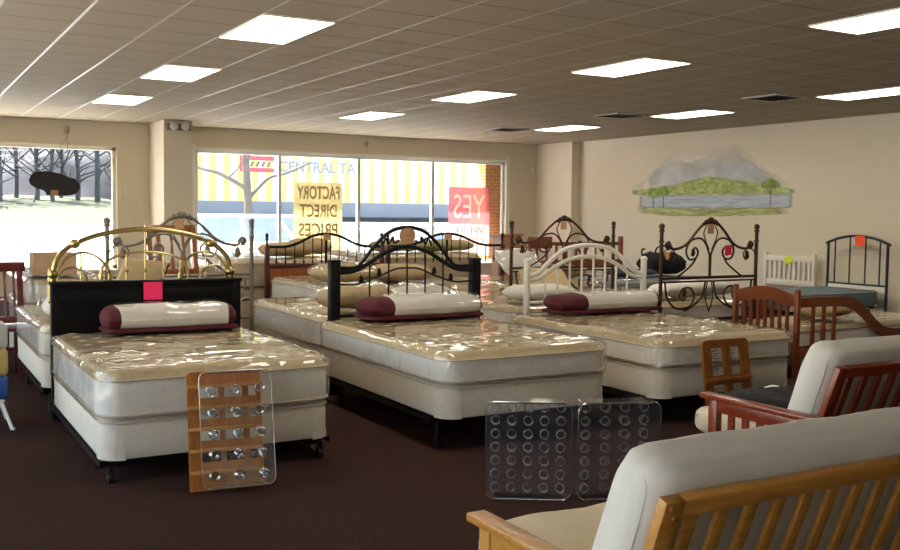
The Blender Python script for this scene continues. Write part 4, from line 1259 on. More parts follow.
t = thing('folding_rack', 'white wire rack with splayed legs at the left edge, holding packages', 'rack', (0.52, 7.55, 0))
for s in (-1, 1):
    bar(t, [(s * 0.14, -0.1, 0.2), (s * 0.20, -0.2, 0.012), (s * 0.215, -0.21, 0.012)], 0.012, 'white_metal', 'leg')
    bar(t, [(s * 0.14, 0.1, 0.2), (s * 0.20, 0.2, 0.012), (s * 0.215, 0.21, 0.012)], 0.012, 'white_metal', 'leg')
bar(t, [(-0.16, -0.12, 0.2), (0.16, -0.12, 0.2), (0.16, 0.12, 0.2), (-0.16, 0.12, 0.2), (-0.16, -0.12, 0.2)], 0.008, 'white_metal', 'shelf_rim')
for k in range(7):
    bar(t, [(-0.15 + k * 0.05, -0.12, 0.2), (-0.15 + k * 0.05, 0.12, 0.2)], 0.004, 'white_metal', 'shelf_wire')
for lab, z0, z1, m in (('blue package at the bottom of the left edge rack', 0.21, 0.37, 'blue_pack'), ('mustard yellow package in the middle of the left edge rack', 0.375, 0.56, 'yellow_pack'),
                       ('grey package on top of the left edge rack', 0.565, 0.74, 'grey_plastic')):
    o = MB().box((0, 0, (z1 - z0) / 2), (0.38, 0.26, z1 - z0), 0.03, seg=3).build('soft_package', M[m], None)
    o.location = (0.52, 7.55, z0); tag(o, lab, 'package')

# ------------------------------------------------------------------ right wall
t = thing('slatted_headboard', 'white slatted wooden headboard with neon yellow tag against the right wall', 'headboard', (12.93, 11.27, 0), PI / 2)
for s in (-1, 1):
    MB().bb(s * 0.50 - 0.03, s * 0.50 + 0.03, -0.03, 0.03, 0, 0.93, 0.006).build('post', M['white_metal'], t)
MB().bb(-0.5, 0.5, -0.02, 0.02, 0.80, 0.90, 0.006).build('top_rail', M['white_metal'], t)
MB().bb(-0.5, 0.5, -0.02, 0.02, 0.40, 0.50, 0.006).build('bottom_rail', M['white_metal'], t)
for k in range(9):
    x = -0.4 + k * 0.1
    MB().bb(x - 0.025, x + 0.025, -0.012, 0.012, 0.5, 0.8).build('slat', M['white_metal'], t, smooth=False)
MB().box((0.0, 0.024, 0.83), (0.16, 0.003, 0.12), rot=Matrix.Rotation(0.3, 3, 'Y')).build('price_tag', M['yellow'], t, 'neon yellow tag', smooth=False)

t = thing('tubular_headboard', 'slate blue tubular headboard with orange tag against the right wall', 'headboard', (12.86, 9.92, 0), PI / 2)
for s in (-1, 1):
    post(t, s * 0.53, 1.15, 0.022, 'blue_metal', 0)
a = [(-0.57, 1.13), (-0.53, 1.15), (-0.3, 1.225), (0, 1.26), (0.3, 1.225), (0.53, 1.15), (0.57, 1.13)]
bar(t, xz(a, 0, 6), 0.022, 'blue_metal', 'arch_rail', 10)
for x in (-0.40, -0.15, 0.13, 0.40):
    bar(t, [(x, 0, 0.52), (x, 0, 1.255 - 0.36 * x * x)], 0.012, 'blue_metal', 'spindle')
bar(t, [(-0.53, 0, 0.52), (0.53, 0, 0.52)], 0.014, 'blue_metal', 'cross_rail')
MB().bb(-0.51, 0.51, -0.012, 0.012, 0.40, 0.50, 0.004).build('white_panel', M['white_metal'], t, 'white lower panel')
MB().box((-0.06, 0.028, 1.19), (0.17, 0.003, 0.15)).build('price_tag', M['orange'], t, 'orange square tag', smooth=False)
box_spring('slate blue covered box spring before the slate blue tubular headboard', 10.9, 12.78, 9.42, 10.44, 0.22, 0.46, 'slate')
bed_frame('dark frame under the slate blue box spring by the right wall', 10.9, 12.78, 9.42, 10.44, 0.22)

# cherry toddler bed
t = thing('toddler_bed', 'cherry wood slatted toddler bed with swooping side rail behind the red futon', 'bed', (7.40, 6.34, 0))
t.scale = (1, 0.9, 1)
def arch_panel(parent, name, x, ya, yb, zt, zb, rise):
    n = 14
    top = [(ya + (yb - ya) * i / n, zt + rise * math.sin(PI * i / n)) for i in range(n + 1)]
    bot = [(yb - (yb - ya) * i / n, zt - 0.12 + rise * 0.8 * math.sin(PI * i / n)) for i in range(n + 1)]
    MB().prism(top + bot, 'yz', x - 0.014, x + 0.014, 0.004).build(name, M['cherry2'], parent)
for (x, zt) in ((0, 0.85), (2.3, 0.44)):
    for yy in (0.0, 0.86):
        MB().bb(x - 0.026, x + 0.026, yy - 0.026, yy + 0.026, 0, zt, 0.010).build('post', M['cherry2'], t)
        MB().lathe((x, yy, zt), [(0.024, -0.01), (0.028, 0.0), (0.028, 0.008), (0.012, 0.015)], 'z', 14).build('post_cap', M['cherry2'], t)
    MB().bb(x - 0.014, x + 0.014, 0.02, 0.84, 0.27, 0.36, 0.004).build('lower_rail', M['cherry2'], t)
arch_panel(t, 'arched_rail', 0, 0.02, 0.84, 0.81, 0.5, 0.06)
for k in range(7):
    yy = 0.13 + k * 0.1
    MB().bb(-0.011, 0.011, yy - 0.017, yy + 0.017, 0.34, 0.72 + 0.04 * math.sin(PI * yy / 0.86)).build('slat', M['cherry2'], t, smooth=False)
for yy in (0.0, 0.86):
    top = [(0.02, 0.78), (0.3, 0.785), (0.66, 0.775), (0.85, 0.73), (1.02, 0.62), (1.18, 0.50), (1.4, 0.43), (2.28, 0.42)]
    bot = [(2.28, 0.34), (1.35, 0.345), (1.12, 0.42), (0.96, 0.54), (0.8, 0.635), (0.62, 0.68), (0.3, 0.69), (0.02, 0.69)]
    po = [(p.x, p.z) for p in xz(top, 0, 4)] + [(p.x, p.z) for p in xz(bot, 0, 4)]
    MB().prism(po, 'xz', yy - 0.014, yy + 0.014, 0.004).build('swoop_rail', M['cherry2'], t)
    for x in (0.22, 0.37, 0.52):
        MB().bb(x - 0.018, x + 0.018, yy - 0.011, yy + 0.011, 0.30, 0.71).build('slat', M['cherry2'], t, smooth=False)
    MB().bb(0.02, 2.28, yy - 0.014, yy + 0.014, 0.2, 0.30, 0.004).build('side_rail', M['cherry2'], t)
MB().bb(0.02, 2.28, 0.02, 0.84, 0.27, 0.29).build('slat_base', M['cherry2'], t, smooth=False)
mattress('small plastic wrapped mattress inside the cherry toddler bed', 7.46, 9.64, 6.38, 7.08, 0.30, 0.50, hi=False, rc=0.08)
o = pillow('tan plastic bagged pillow inside the cherry toddler bed', (8.25, 6.74, 0.52), 0.62, 0.5, 0.16, 'tan_pillow', 0.3, wrap=True)

# ------------------------------------------------------------------ futons seen from behind
def futon(label, mlabel, ox, oy, W, wm, nsl):
    """ox: outer left of the arm, oy: back top; opens toward +y"""
    t = thing('futon', label, 'futon', (ox, oy, 0))
    for side, xa in (('l', 0.035), ('r', W - 0.035)):
        MB().bb(xa - 0.037, xa + 0.037, 0.0, 0.86, 0.555, 0.585, 0.008).build('arm', M[wm], t)
        MB().bb(xa - 0.022, xa + 0.022, 0.02, 0.08, 0, 0.556, 0.004).build('rear_leg', M[wm], t)
        MB().bb(xa - 0.022, xa + 0.022, 0.74, 0.80, 0, 0.556, 0.004).build('front_leg', M[wm], t)
        MB().bb(xa - 0.015, xa + 0.015, 0.07, 0.75, 0.14, 0.22, 0.004).build('arm_rail', M[wm], t)
        MB().bb(xa - 0.015, xa + 0.015, 0.07, 0.75, 0.49, 0.556, 0.004).build('arm_rail', M[wm], t)
        for k in range(6):
            yy = 0.16 + k * 0.098
            MB().bb(xa - 0.009, xa + 0.009, yy - 0.02, yy + 0.02, 0.21, 0.50, 0.002).build('arm_slat', M[wm], t, smooth=False)
    # reclined back, pivoting at the top edge
    R = Matrix.Rotation(math.radians(20), 3, 'X')
    org = Vector((0, 0.03, 0.832))
    def bk(x0, x1, d0, d1, thick, name, z=0.0, bev=0.005):
        c = org + R @ Vector(((x0 + x1) / 2, z, -(d0 + d1) / 2))
        MB().box(c, (x1 - x0, thick, d1 - d0), bev, rot=R).build(name, M[wm], t)
    for s, x in ((0, 0.08), (1, W - 0.145)):
        bk(x, x + 0.065, 0.0, 0.62, 0.035, 'back_stile')
    bk(0.145, W - 0.145, 0.0, 0.055, 0.035, 'back_top_rail')
    bk(0.145, W - 0.145, 0.55, 0.61, 0.03, 'back_bottom_rail')
    for k in range(nsl):
        x = 0.20 + k * (W - 0.40) / (nsl - 1)
        bk(x - 0.020, x + 0.020, 0.05, 0.56, 0.016, 'back_slat', bev=0.002)
    for z in (0.018, 0.05):
        c = org + R @ Vector((0.10 + (z > 0.03) * 0.02, -0.0185, -z))
        MB().ball(c, 0.007, (1, 0.5, 1)).build('bolt_plug', M[wm], t)
    MB().bb(0.08, W - 0.08, 0.80, 0.86, 0.22, 0.29, 0.005).build('seat_front_rail', M[wm], t)
    MB().bb(0.08, W - 0.08, 0.22, 0.27, 0.22, 0.29, 0.005).build('seat_rear_rail', M[wm], t)
    for k in range(12):
        x = 0.16 + k * (W - 0.32) / 11
        MB().bb(x - 0.03, x + 0.03, 0.24, 0.84, 0.27, 0.29).build('seat_slat', M[wm], t, smooth=False)
    # folded mattress: seat pad and back pad in one cover
    g = thing('futon_mattress', mlabel, 'futon mattress', (ox, oy, 0))
    L1 = W - 0.075
    def pad(name, base, ax, ay, ln, th, m, seed, puff, L0=0.075, rnd_=0.35):
        """pad spanning x, with length direction ax and thickness direction ay in the yz plane"""
        b = MB()
        n, ns = 40, 36
        rings = []
        for i in range(n + 1):
            u = i / n
            e = min(u, 1 - u) * (L1 - L0)
            k = 1 - max(0, 1 - e / 0.09) ** 2 * 0.42
            ring = []
            for j in range(ns):
                a = 2 * PI * j / ns
                ca, sa = math.cos(a), math.sin(a)
                pu = math.copysign(abs(ca) ** 0.30, ca) * ln / 2 * (1 - (1 - k) * rnd_)
                pv = math.copysign(abs(sa) ** 0.42, sa) * th / 2 * k
                x = L0 + (L1 - L0) * u
                w = 0.010 * mnoise.noise(Vector((x * 3 + seed, pu * 4, pv * 5))) + 0.006 * mnoise.noise(Vector((x * 10 + seed, pu * 3, pv * 3)))
                pv += w + puff * 0.012 * math.sin(x * 18) * (1 if sa > 0 else 0.3)
                p = Vector(base) + Vector(ax) * (pu + ln / 2) + Vector(ay) * (pv + th / 2)
                ring.append(Vector((x, p.y, p.z)))
            rings.append(ring)
        b.rings(rings)
        o = b.build(name, M[m], g, angle=75)
        for uu in (0.006, 0.994):
            x = L0 + (L1 - L0) * uu
            for sgn in (1, -1):
                pts = []
                for j in range(ns):
                    a = 2 * PI * j / ns
                    ca, sa = math.cos(a), math.sin(a)
                    pu = math.copysign(abs(ca) ** 0.30, ca) * ln / 2 * 0.855
                    pv = math.copysign(abs(sa) ** 0.42, sa) * th / 2 * 0.60
                    p = Vector(base) + Vector(ax) * (pu + ln / 2) + Vector(ay) * (pv + th / 2)
                    pts.append(Vector((x, p.y, p.z)))
            pp = MB().tube(pts, 0.006, 6, True); pp.build('seam_piping', M['white_cloth'], o)
        return o
    up_ = (R @ Vector((0, 0, 1))); fw_ = (R @ Vector((0, 1, 0)))
    b0 = org + R @ Vector((0, 0.022, -0.535))
    pad('back_pad', b0, up_, fw_, 0.585, 0.20, 'futon', 1.0 + ox, 0.25)
    pad('seat_pad', Vector((0, 0.255, 0.295)), (0, 1, 0), (0, 0, 1), 0.87, 0.165, 'futonseat', 5.0 + ox, 0.3, 0.17, 0.5)
    return t
futon('light oak slatted futon frame, nearest at the lower right corner', 'white futon mattress on the nearest light oak frame', 1.60, 1.81, 2.05, 'lightoak', 16)
futon('dark red cherry futon frame behind the nearest futon at the right', 'white futon mattress on the dark red cherry frame', 3.83, 3.07, 2.05, 'cherry', 16)
# black folded cover on the red futon's seat
t = thing('folded_cover', 'black folded cover with white label lying on the red futon seat', 'cover', (4.40, 3.86, 0.462))
b = MB(); f = cushion_f(0.76, 0.5, 0.09, 0, 1, 5.5, wr=0.03); b.grid(f(1), 26, 20); b.grid(f(-1), 26, 20)
bmesh.ops.remove_doubles(b.bm, verts=b.bm.verts[:], dist=0.0008)
b.build('cover_body', M['black_cloth'], t, angle=80)
MB().box((0.05, 0.12, 0.095), (0.11, 0.05, 0.003), rot=Matrix.Rotation(0.3, 3, 'Z')).build('white_label', M['whitepaper'], t, 'small white label', smooth=False)

# ------------------------------------------------------------------ mattress cut-away displays
def coil_mesh(name, r, wire, turns, length, m='coil_wire'):
    n = int(turns * 12)
    pts = [(r * math.cos(2 * PI * turns * i / n), -length * i / n, r * math.sin(2 * PI * turns * i / n)) for i in range(n + 1)]
    return MB().tube(pts, wire, 5).mesh(name, M[m])

def case(parent, w, h, d, rc=0.05, th=0.004):
    """clear tray with rounded corners: rim walls and back and front sheets"""
    b = MB()
    outer = [Vector((p.x, 0, p.y)) for p in rr_ring(0, h / 2, 0, w, h, rc, 0, 6)]
    for yy in (0.0, -d):
        b.rings([[p + Vector((0, yy, 0)) for p in outer], [p + Vector((0, yy - th, 0)) for p in outer]])
    b.rings([outer, [p + Vector((0, -d, 0)) for p in outer]], False, False)
    return b.build('clear_case', M['acrylic'], parent, 'clear acrylic case')

def coil_display(label, base, rz, w, h, d, cols, rows, r, mesh, extra_rim=True):
    t = thing('coil_display', label, 'display', base, rz)
    case(t, w, h, d)
    for zz in (0.006, h - 0.006):
        MB().tube([(-w / 2 + 0.05, -d, zz), (w / 2 - 0.05, -d, zz)], 0.004, 6).build('edge_wire', M['coil_wire'], t)
    rim = [Vector((p.x, -d - 0.004, p.y)) for p in rr_ring(0, h / 2, 0, w, h, 0.05, 0.002, 6)]
    MB().tube(rim, 0.0028, 6, True).build('rim_wire', M['chrome'], t)
    for i in range(cols):
        for j in range(rows):
            o = bpy.data.objects.new('coil', mesh); COL.objects.link(o); o.parent = t
            o.location = (-w / 2 + w * (i + 0.6) / (cols + 0.2), -0.012, h * (j + 0.6) / (rows + 0.2))
            o.rotation_euler = (0, (i * 3 + j) * 0.4, 0)
    return t
big = coil_mesh('coil', 0.024, 0.0026, 1.7, 0.045)
d1 = Vector((0.40, -0.25, 0)); 
rz1 = math.atan2(-0.25, 0.40); rz2 = math.atan2(-0.16, 0.43)
coil_display('clear acrylic mattress coil display standing on the carpet, its left panel', (3.04, 4.42, 0), rz1, 0.465, 0.535, 0.12, 5, 7, 0.026, big)
coil_display('clear acrylic mattress coil display standing on the carpet, its right panel', (3.46, 4.205, 0), rz2, 0.47, 0.535, 0.12, 4, 7, 0.026, big)

def slot_board(t, w, h, th, xs, zs, m, rot, rc=0.03):
    """board with rectangular cut-outs xs=[(x0,x1)..] zs=[(z0,z1)..]"""
    b = MB()
    zc = 0.0
    def seg(x0, x1, z0, z1):
        b.box(rot @ Vector(((x0 + x1) / 2, -th / 2, (z0 + z1) / 2)), (x1 - x0, th, z1 - z0), 0, rot=rot)
    edges = sorted(zs)
    for z0, z1 in edges:
        seg(-w / 2, w / 2, zc, z0)
        xc = -w / 2
        for x0, x1 in xs:
            seg(xc, x0, z0, z1); xc = x1
        seg(xc, w / 2, z0, z1)
        zc = z1
    # rounded top
    n = 6
    poly = [(-w / 2, zc), (w / 2, zc), (w / 2, h - rc)]
    poly += [(w / 2 - rc + rc * math.cos(PI / 2 * k / n), h - rc + rc * math.sin(PI / 2 * k / n)) for k in range(1, n + 1)]
    poly += [(-w / 2 + rc - rc * math.sin(PI / 2 * k / n), h - rc + rc * math.cos(PI / 2 * k / n)) for k in range(0, n + 1)]
    v0 = [b.bm.verts.new(rot @ Vector((x, 0, z))) for x, z in poly]; v1 = [b.bm.verts.new(rot @ Vector((x, -th, z))) for x, z in poly]
    b.bm.faces.new(v0); b.bm.faces.new(list(reversed(v1)))
    for i in range(len(poly)):
        j = (i + 1) % len(poly)
        b.bm.faces.new((v0[j], v0[i], v1[i], v1[j]))
    return b.build('slotted_board', M[m], t, smooth=False)

t = thing('slotted_display', 'honey oak slotted board with clear coil tray leaning on the left front bed', 'display', (1.61, 5.27, 0), -0.12)
R = Matrix.Rotation(math.radians(-13), 3, 'X')
zs = [(0.155 + 0.118 * k, 0.155 + 0.118 * k + 0.062) for k in range(4)]
slot_board(t, 0.41, 0.655, 0.022, [(-0.135, -0.03), (0.0, 0.1), (0.135, 0.175)], zs, 'oak', R)
for k in range(5):
    zz = 0.10 + 0.118 * k
    MB().box(R @ Vector((0.0, -0.032, zz)), (0.40, 0.02, 0.02), 0.003, rot=R).build('ledge', M['lightoak'], t, 'wood ledge, its lit top painted lighter')  # paler oak paints the light on the ledge tops against darker recesses
sm = coil_mesh('coil', 0.024, 0.0034, 3, 0.05, 'chrome')
pl = Matrix.Translation(R @ Vector((0.045, -0.045, 0.0)))
cc = MB()
w_, h_, d_ = 0.40, 0.635, 0.06
outer = [Vector((p.x, 0, p.y)) for p in rr_ring(0, h_ / 2, 0, w_, h_, 0.04, 0, 6)]
loc0 = R @ Vector((0.05, -0.045, 0.012))
for yy in (0.0, -d_):
    cc.rings([[R @ (p + Vector((0, yy, 0))) + loc0 for p in outer], [R @ (p + Vector((0, yy - 0.003, 0))) + loc0 for p in outer]])
cc.rings([[R @ p + loc0 for p in outer], [R @ (p + Vector((0, -d_, 0))) + loc0 for p in outer]], False, False)
cc.build('clear_case', M['acrylic2'], t, 'clear acrylic tray')
MB().tube([R @ (p + Vector((0, -d_ - 0.004, 0))) + loc0 for p in outer], 0.0022, 6, True).build('rim_wire', M['chrome'], t)
for zz in (0.006, h_ - 0.006):
    MB().tube([R @ Vector((x, -d_ - 0.004, zz)) + loc0 for x in (-0.15, 0.15)], 0.0045, 6).build('edge_strip', M['chrome'], t)
for i in range(3):
    for j in range(5):
        o = bpy.data.objects.new('coil', sm); COL.objects.link(o); o.parent = t
        o.location = R @ Vector((-0.13 + i * 0.135, -0.004, 0.065 + j * 0.118)) + loc0
        o.rotation_euler = (math.radians(-13), i + j, 0)

t = thing('slotted_display', 'brown oak slotted board standing before the right front bed, above the red futon arm', 'display', (5.36, 5.17, 0), 0.0)
R = Matrix.Rotation(math.radians(-9), 3, 'X')
slot_board(t, 0.46, 0.64, 0.025, [(-0.15, -0.02), (0.04, 0.15)], [(0.10, 0.31), (0.38, 0.58)], 'oak_dark', R, 0.04)
for zz in (0.345,):
    MB().box(R @ Vector((0.0, -0.035, zz)), (0.46, 0.02, 0.03), 0.004, rot=R).build('ledge', M['oak_dark'], t)
for x in (-0.085, 0.095):
    for z0 in (0.2, 0.48):
        cm = MB().tube([R @ Vector((x + 0.03 * math.cos(2 * PI * 5 * i / 60), 0.02 + 0.03 * math.sin(2 * PI * 5 * i / 60), z0 - 0.09 + 0.18 * i / 60)) for i in range(61)], 0.0028, 5)
        cm.build('coil', M['coil_wire'], t)

# ------------------------------------------------------------------ outside
def terrain_z(y):
    return -0.1 if y < 24 else (-0.1 + (y - 24) * 1.1 / 9 if y < 33 else 1.0 + (y - 33) * 0.075)
g = MB()
g.grid(lambda u, v: Vector((-12 + 60 * u, 18.72 + 14.28 * v, terrain_z(18.72 + 14.28 * v))), 6, 24)
struct(g.build('parking_lot', M['asphalt'], None))
g = MB()
g.grid(lambda u, v: Vector((-40 + 36.75 * u, -20 + 38.7 * v, -0.1)), 6, 6)
struct(g.build('side_lot', M['asphalt'], None))
g = MB()
g.grid(lambda u, v: Vector((-14 + 26 * u, 33 + 14 * v, 1.0 + (terrain_z(33 + 14 * v) - 1.0) * min(1.0, (26 - 26 * u) / 3.5) + 0.06 * mnoise.noise(Vector((u * 14, v * 9, 1))))), 40, 24)
o = g.build('grass_bank', M['grass'], None); o['kind'] = 'structure'
g = MB()
g.grid(lambda u, v: Vector((12 + 36 * u, 33 + 24 * v, 1.0)), 4, 10)
struct(g.build('road', M['asphalt'], None))
g = MB()
g.grid(lambda u, v: Vector((-24 + 40 * u, 47 + 16 * v, 2.0 + 9 * v ** 0.8 + 1.0 * mnoise.noise(Vector((u * 9, v * 5, 3))) + 0.5 * mnoise.noise(Vector((u * 26, v * 16, 7))))), 90, 40)
o = g.build('wooded_hillside', M['woods'], None); o['kind'] = 'structure'

def bare_tree(label, x, y, h, r, seed, group=None, spread=1.0, branch=14, low=0.25):
    rnd = random.Random(seed)
    z0 = terrain_z(y) - 0.05 if y < 47 else 2.0
    t = thing('bare_tree', label, 'tree', (x, y, z0), 0, group)
    tr = []
    px, py = 0, 0
    for i in range(9):
        k = i / 8
        px += rnd.uniform(-0.06, 0.06); py += rnd.uniform(-0.06, 0.06)
        tr.append(Vector((px, py, h * k)))
    MB().tube(tr, [r * (1 - 0.75 * i / 8) for i in range(9)], 9).build('trunk', M['bark'], t)
    bm_ = MB()
    for i in range(branch):
        k = low + (0.95 - low) * i / branch
        p = tr[min(7, int(k * 8))].lerp(tr[min(8, int(k * 8) + 1)], k * 8 - int(k * 8))
        a = rnd.uniform(0, 2 * PI); ln = h * rnd.uniform(0.22, 0.4) * (1.1 - k * 0.6) * spread
        d = Vector((math.cos(a), math.sin(a) * 0.7, rnd.uniform(0.25, 0.7))).normalized()
        pts = [p, p + d * ln * 0.4 + Vector((0, 0, rnd.uniform(-0.05, 0.08) * ln)), p + d * ln * 0.75 + Vector((0, 0, rnd.uniform(-0.02, 0.15) * ln)), p + d * ln]
        q = crv(pts, 4)
        bm_.tube(q, [r * 0.42 * (1 - k * 0.6) * (1 - 0.85 * s / (len(q) - 1)) + 0.004 for s in range(len(q))], 5)
        for b2 in range(3):
            s = q[rnd.randint(4, len(q) - 2)]
            d2 = (d + Vector((rnd.uniform(-0.8, 0.8), rnd.uniform(-0.5, 0.5), rnd.uniform(0.0, 0.7)))).normalized()
            bm_.tube([s, s + d2 * ln * 0.25, s + d2 * ln * 0.45 + Vector((0, 0, 0.03))], [r * 0.13, r * 0.09, 0.003], 4)
    bm_.build('branches', M['bark'], t)
    return t
# the street tree, with two strong boughs
t = thing('street_tree', 'grey street tree with two low boughs outside the wide window', 'tree', (8.22, 25.0, 0.0))
MB().tube(crv([(0.0, 0, 0), (0.02, 0, 0.9), (-0.02, 0, 1.9), (-0.06, 0, 2.6), (-0.1, 0, 3.6), (-0.12, 0, 5.0)], 5), [0.13 - 0.002 * i for i in range(26)], 10).build('trunk', M['street_bark'], t)
for pts, r in (([(0, 0, 2.05), (-0.3, 0.05, 2.25), (-0.8, 0.1, 2.5), (-1.3, 0.1, 2.62), (-1.9, 0.1, 2.95)], 0.07),
               ([(0, 0, 1.85), (0.25, 0.05, 2.1), (0.6, 0.1, 2.4), (1.1, 0.1, 2.55), (1.8, 0.2, 2.85)], 0.065),
               ([(-0.55, 0.05, 2.36), (-0.3, 0, 2.6), (-0.15, 0, 2.9)], 0.03), ([(-0.05, 0, 2.9), (0.3, 0, 3.3), (0.8, 0.2, 3.9)], 0.05), ([(-0.08, 0, 3.1), (-0.5, 0, 3.6), (-1.1, 0.2, 4.2)], 0.05)):
    q = crv(pts, 5)
    MB().tube(q, [r * (1 - 0.6 * i / len(q)) for i in range(len(q))], 7).build('bough', M['street_bark'], t)
nth = ['first', 'second', 'third', 'fourth', 'fifth', 'sixth', 'seventh', 'eighth', 'ninth', 'tenth', 'eleventh', 'twelfth']
for i in range(12):
    x = 2.2 + i * 0.62 + random.uniform(-0.2, 0.2)
    y = 43 + (i * 37 % 10) * 0.35
    bare_tree('bare grey tree on the wooded slope beyond the left window, %s from the left' % nth[i], x, y, random.uniform(5, 8.5), random.uniform(0.05, 0.14), 100 + i, 'bare trees beyond the left window', 0.8, 30, 0.12)

# striped building across the road
t = thing('striped_building', 'yellow and white striped building with grey letters across the road', 'building', (20.8, 46.0, 1.22))
MB().bb(-9.5, 16.0, 0.0, 8.0, 0.75, 6.5).build('striped_wall', M['stripes'], t, smooth=False)
MB().bb(-9.6, 16.1, -0.05, 8.0, 0.02, 0.75).build('pale_band', M['pale_band'], t, smooth=False)
MB().bb(-9.4, 15.9, 0.1, 8.0, -0.215, 0.02).build('dark_base', M['bark'], t, smooth=False)
lt = text_mesh('CENTRAL TA', 0.56, 4.1, False, 0.03)
put_mesh('lettering', lt, mat('grey_letters', '#6c7077', 0.7), t, (-2.1, -0.03, 2.2), 'grey building lettering')
e = MB()
e.bb(-6.1, -4.4, -0.06, -0.01, 2.72, 2.92); e.bb(-6.1, -4.4, -0.06, -0.01, 2.16, 2.36); e.bb(-6.1, -5.75, -0.06, -0.01, 2.36, 2.72)
e.build('emblem', M['redink'], t, 'red bracket shaped emblem', smooth=False)
e = MB()
for k in range(4):
    e.box((-5.5 + k * 0.28, -0.03, 2.54), (0.1, 0.04, 0.26), rot=Matrix.Rotation(0.5, 3, 'Y'))
e.build('emblem_strokes', M['ink'], t, 'grey strokes in the emblem', smooth=False)

# brick pier and soffit outside the wide window
struct(MB().bb(11.62, 12.3, 18.72, 19.35, -0.1, 2.9).build('trim_3', M['brick'], None, smooth=False))
struct(MB().bb(-3.2, 13.3, 18.72, 19.15, 2.86, 3.3).build('trim_4', M['white_trim'], None, smooth=False))

def car(label, x, y, ln, wd, hood, hgt, paint, glass='car_glass', loc_z=-0.1):
    t = thing('car', label, 'car', (x, y, loc_z))
    b = MB()
    lo = [(-ln / 2, 0.32), (-ln / 2 + 0.05, 0.55), (-ln / 2 + 0.04, 0.9), (-ln / 2 + 0.2, 0.97), (ln / 2 - hood, 0.97), (ln / 2 - 0.25, 0.86), (ln / 2 - 0.02, 0.66), (ln / 2, 0.4), (ln / 2 - 0.08, 0.28), (-ln / 2 + 0.08, 0.28)]
    b.prism(lo, 'xz', -wd / 2, wd / 2, 0.05)
    b.build('body', M[paint], t, angle=50)
    x0, x1 = -ln / 2 + 0.12, ln / 2 - hood
    cb = MB()
    vs0 = [Vector((x0, -wd / 2 + 0.05, 0.95)), Vector((x1 + 0.1, -wd / 2 + 0.05, 0.95)), Vector((x1 + 0.1, wd / 2 - 0.05, 0.95)), Vector((x0, wd / 2 - 0.05, 0.95))]
    vs1 = [Vector((x0 + 0.22, -wd / 2 + 0.18, hgt - 0.04)), Vector((x1 - 0.55, -wd / 2 + 0.18, hgt - 0.04)), Vector((x1 - 0.55, wd / 2 - 0.18, hgt - 0.04)), Vector((x0 + 0.22, wd / 2 - 0.18, hgt - 0.04))]
    cb.rings([vs0, vs1])
    cb.build('cabin_glass', M[glass], t, smooth=False)
    r = MB(); r.bb(x0 + 0.14, x1 - 0.48, -wd / 2 + 0.12, wd / 2 - 0.12, hgt - 0.06, hgt, 0.025); r.build('roof', M[paint], t)
    p = MB()
    for fx in (0.0, 0.36, 0.72, 1.0):
        xb = x0 + (x1 + 0.1 - x0) * fx; xt = x0 + 0.22 + (x1 - 0.55 - x0 - 0.22) * fx
        for s in (-1, 1):
            p.tube([(xb, s * (wd / 2 - 0.045), 0.95), (xt, s * (wd / 2 - 0.175), hgt - 0.03)], 0.05, 6)
    p.build('pillars', M[paint], t)
    for sx in (-1, 1):
        for s in (-1, 1):
            w = MB().lathe((sx * (ln / 2 - 0.85), s * (wd / 2 - 0.1), 0.33), [(0.2, -0.11), (0.31, -0.10), (0.33, -0.06), (0.33, 0.06), (0.31, 0.10), (0.2, 0.11)], 'y', 24).build('wheel', M['tyre'], t)
            MB().lathe((sx * (ln / 2 - 0.85), s * (wd / 2 - 0.1), 0.33), [(0.05, -0.12), (0.2, -0.115), (0.2, 0.115), (0.05, 0.12)], 'y', 18).build('hub_cap', M['chrome'], w)
    MB().box((ln / 2 - 0.05, 0, 0.42), (0.12, wd * 0.96, 0.16), 0.04).build('bumper', M['grey_plastic'], t)
    return t
car('white sport utility vehicle parked outside behind the cream poster', 7.55, 21.5, 4.1, 1.8, 0.95, 1.55, 'car_white')
car('silver car parked outside the third pane of the wide window', 11.6, 22.3, 4.0, 1.7, 1.1, 1.33, 'car_silver', 'car_glass_grey')

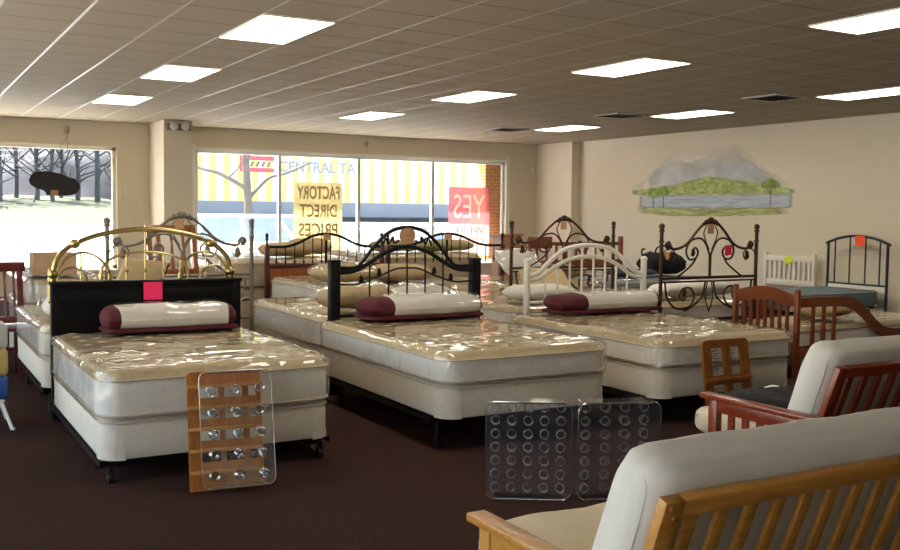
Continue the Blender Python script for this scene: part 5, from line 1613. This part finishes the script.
# ------------------------------------------------------------------ light
wd_ = bpy.data.worlds.new('world'); scene.world = wd_; wd_.use_nodes = True
nt = wd_.node_tree
bg = nt.nodes['Background']
sky = nt.nodes.new('ShaderNodeTexSky'); sky.sky_type = 'NISHITA'; sky.sun_disc = False
sky.sun_elevation = math.radians(66); sky.sun_rotation = math.radians(325); sky.air_density = 1.3; sky.dust_density = 2.0
nt.links.new(sky.outputs[0], bg.inputs[0]); bg.inputs[1].default_value = 0.45
sd = bpy.data.lights.new('sun', 'SUN'); sd.energy = 25.0; sd.angle = 0.01; sd.color = (1, 0.95, 0.86)
so = bpy.data.objects.new('sun', sd); COL.objects.link(so)
so.rotation_euler = Vector((0.28, -0.40, -0.87)).to_track_quat('-Z', 'Y').to_euler()
pd = bpy.data.lights.new('side_window_portal', 'AREA'); pd.shape = 'RECTANGLE'; pd.size = W3[3] - W3[2]; pd.size_y = W3[1] - W3[0]
pd.cycles.is_portal = True
po = bpy.data.objects.new('side_window_portal', pd); COL.objects.link(po)
po.location = (XL - 0.16, (W3[0] + W3[1]) / 2, (W3[2] + W3[3]) / 2); po.rotation_euler = (0, -PI / 2, 0)
for nm, w in (('left_window_portal', W1), ('wide_window_portal', W2)):
    pd = bpy.data.lights.new(nm, 'AREA'); pd.shape = 'RECTANGLE'; pd.size = w[1] - w[0]; pd.size_y = w[3] - w[2]
    pd.cycles.is_portal = True
    po = bpy.data.objects.new(nm, pd); COL.objects.link(po)
    po.location = ((w[0] + w[1]) / 2, YB + 0.16, (w[2] + w[3]) / 2)
    po.rotation_euler = (-PI / 2, 0, 0)

scene.view_settings.view_transform = 'Standard'
scene.view_settings.look = 'None'
scene.view_settings.gamma = 1.0
scene.view_settings.use_curve_mapping = False
scene.view_settings.exposure = 1.22
cy = scene.cycles
cy.max_bounces = 8; cy.diffuse_bounces = 5; cy.glossy_bounces = 4; cy.transmission_bounces = 6
cy.transparent_max_bounces = 32
cy.sample_clamp_indirect = 12.0
cy.caustics_reflective = False; cy.caustics_refractive = False
cy.use_denoising = True
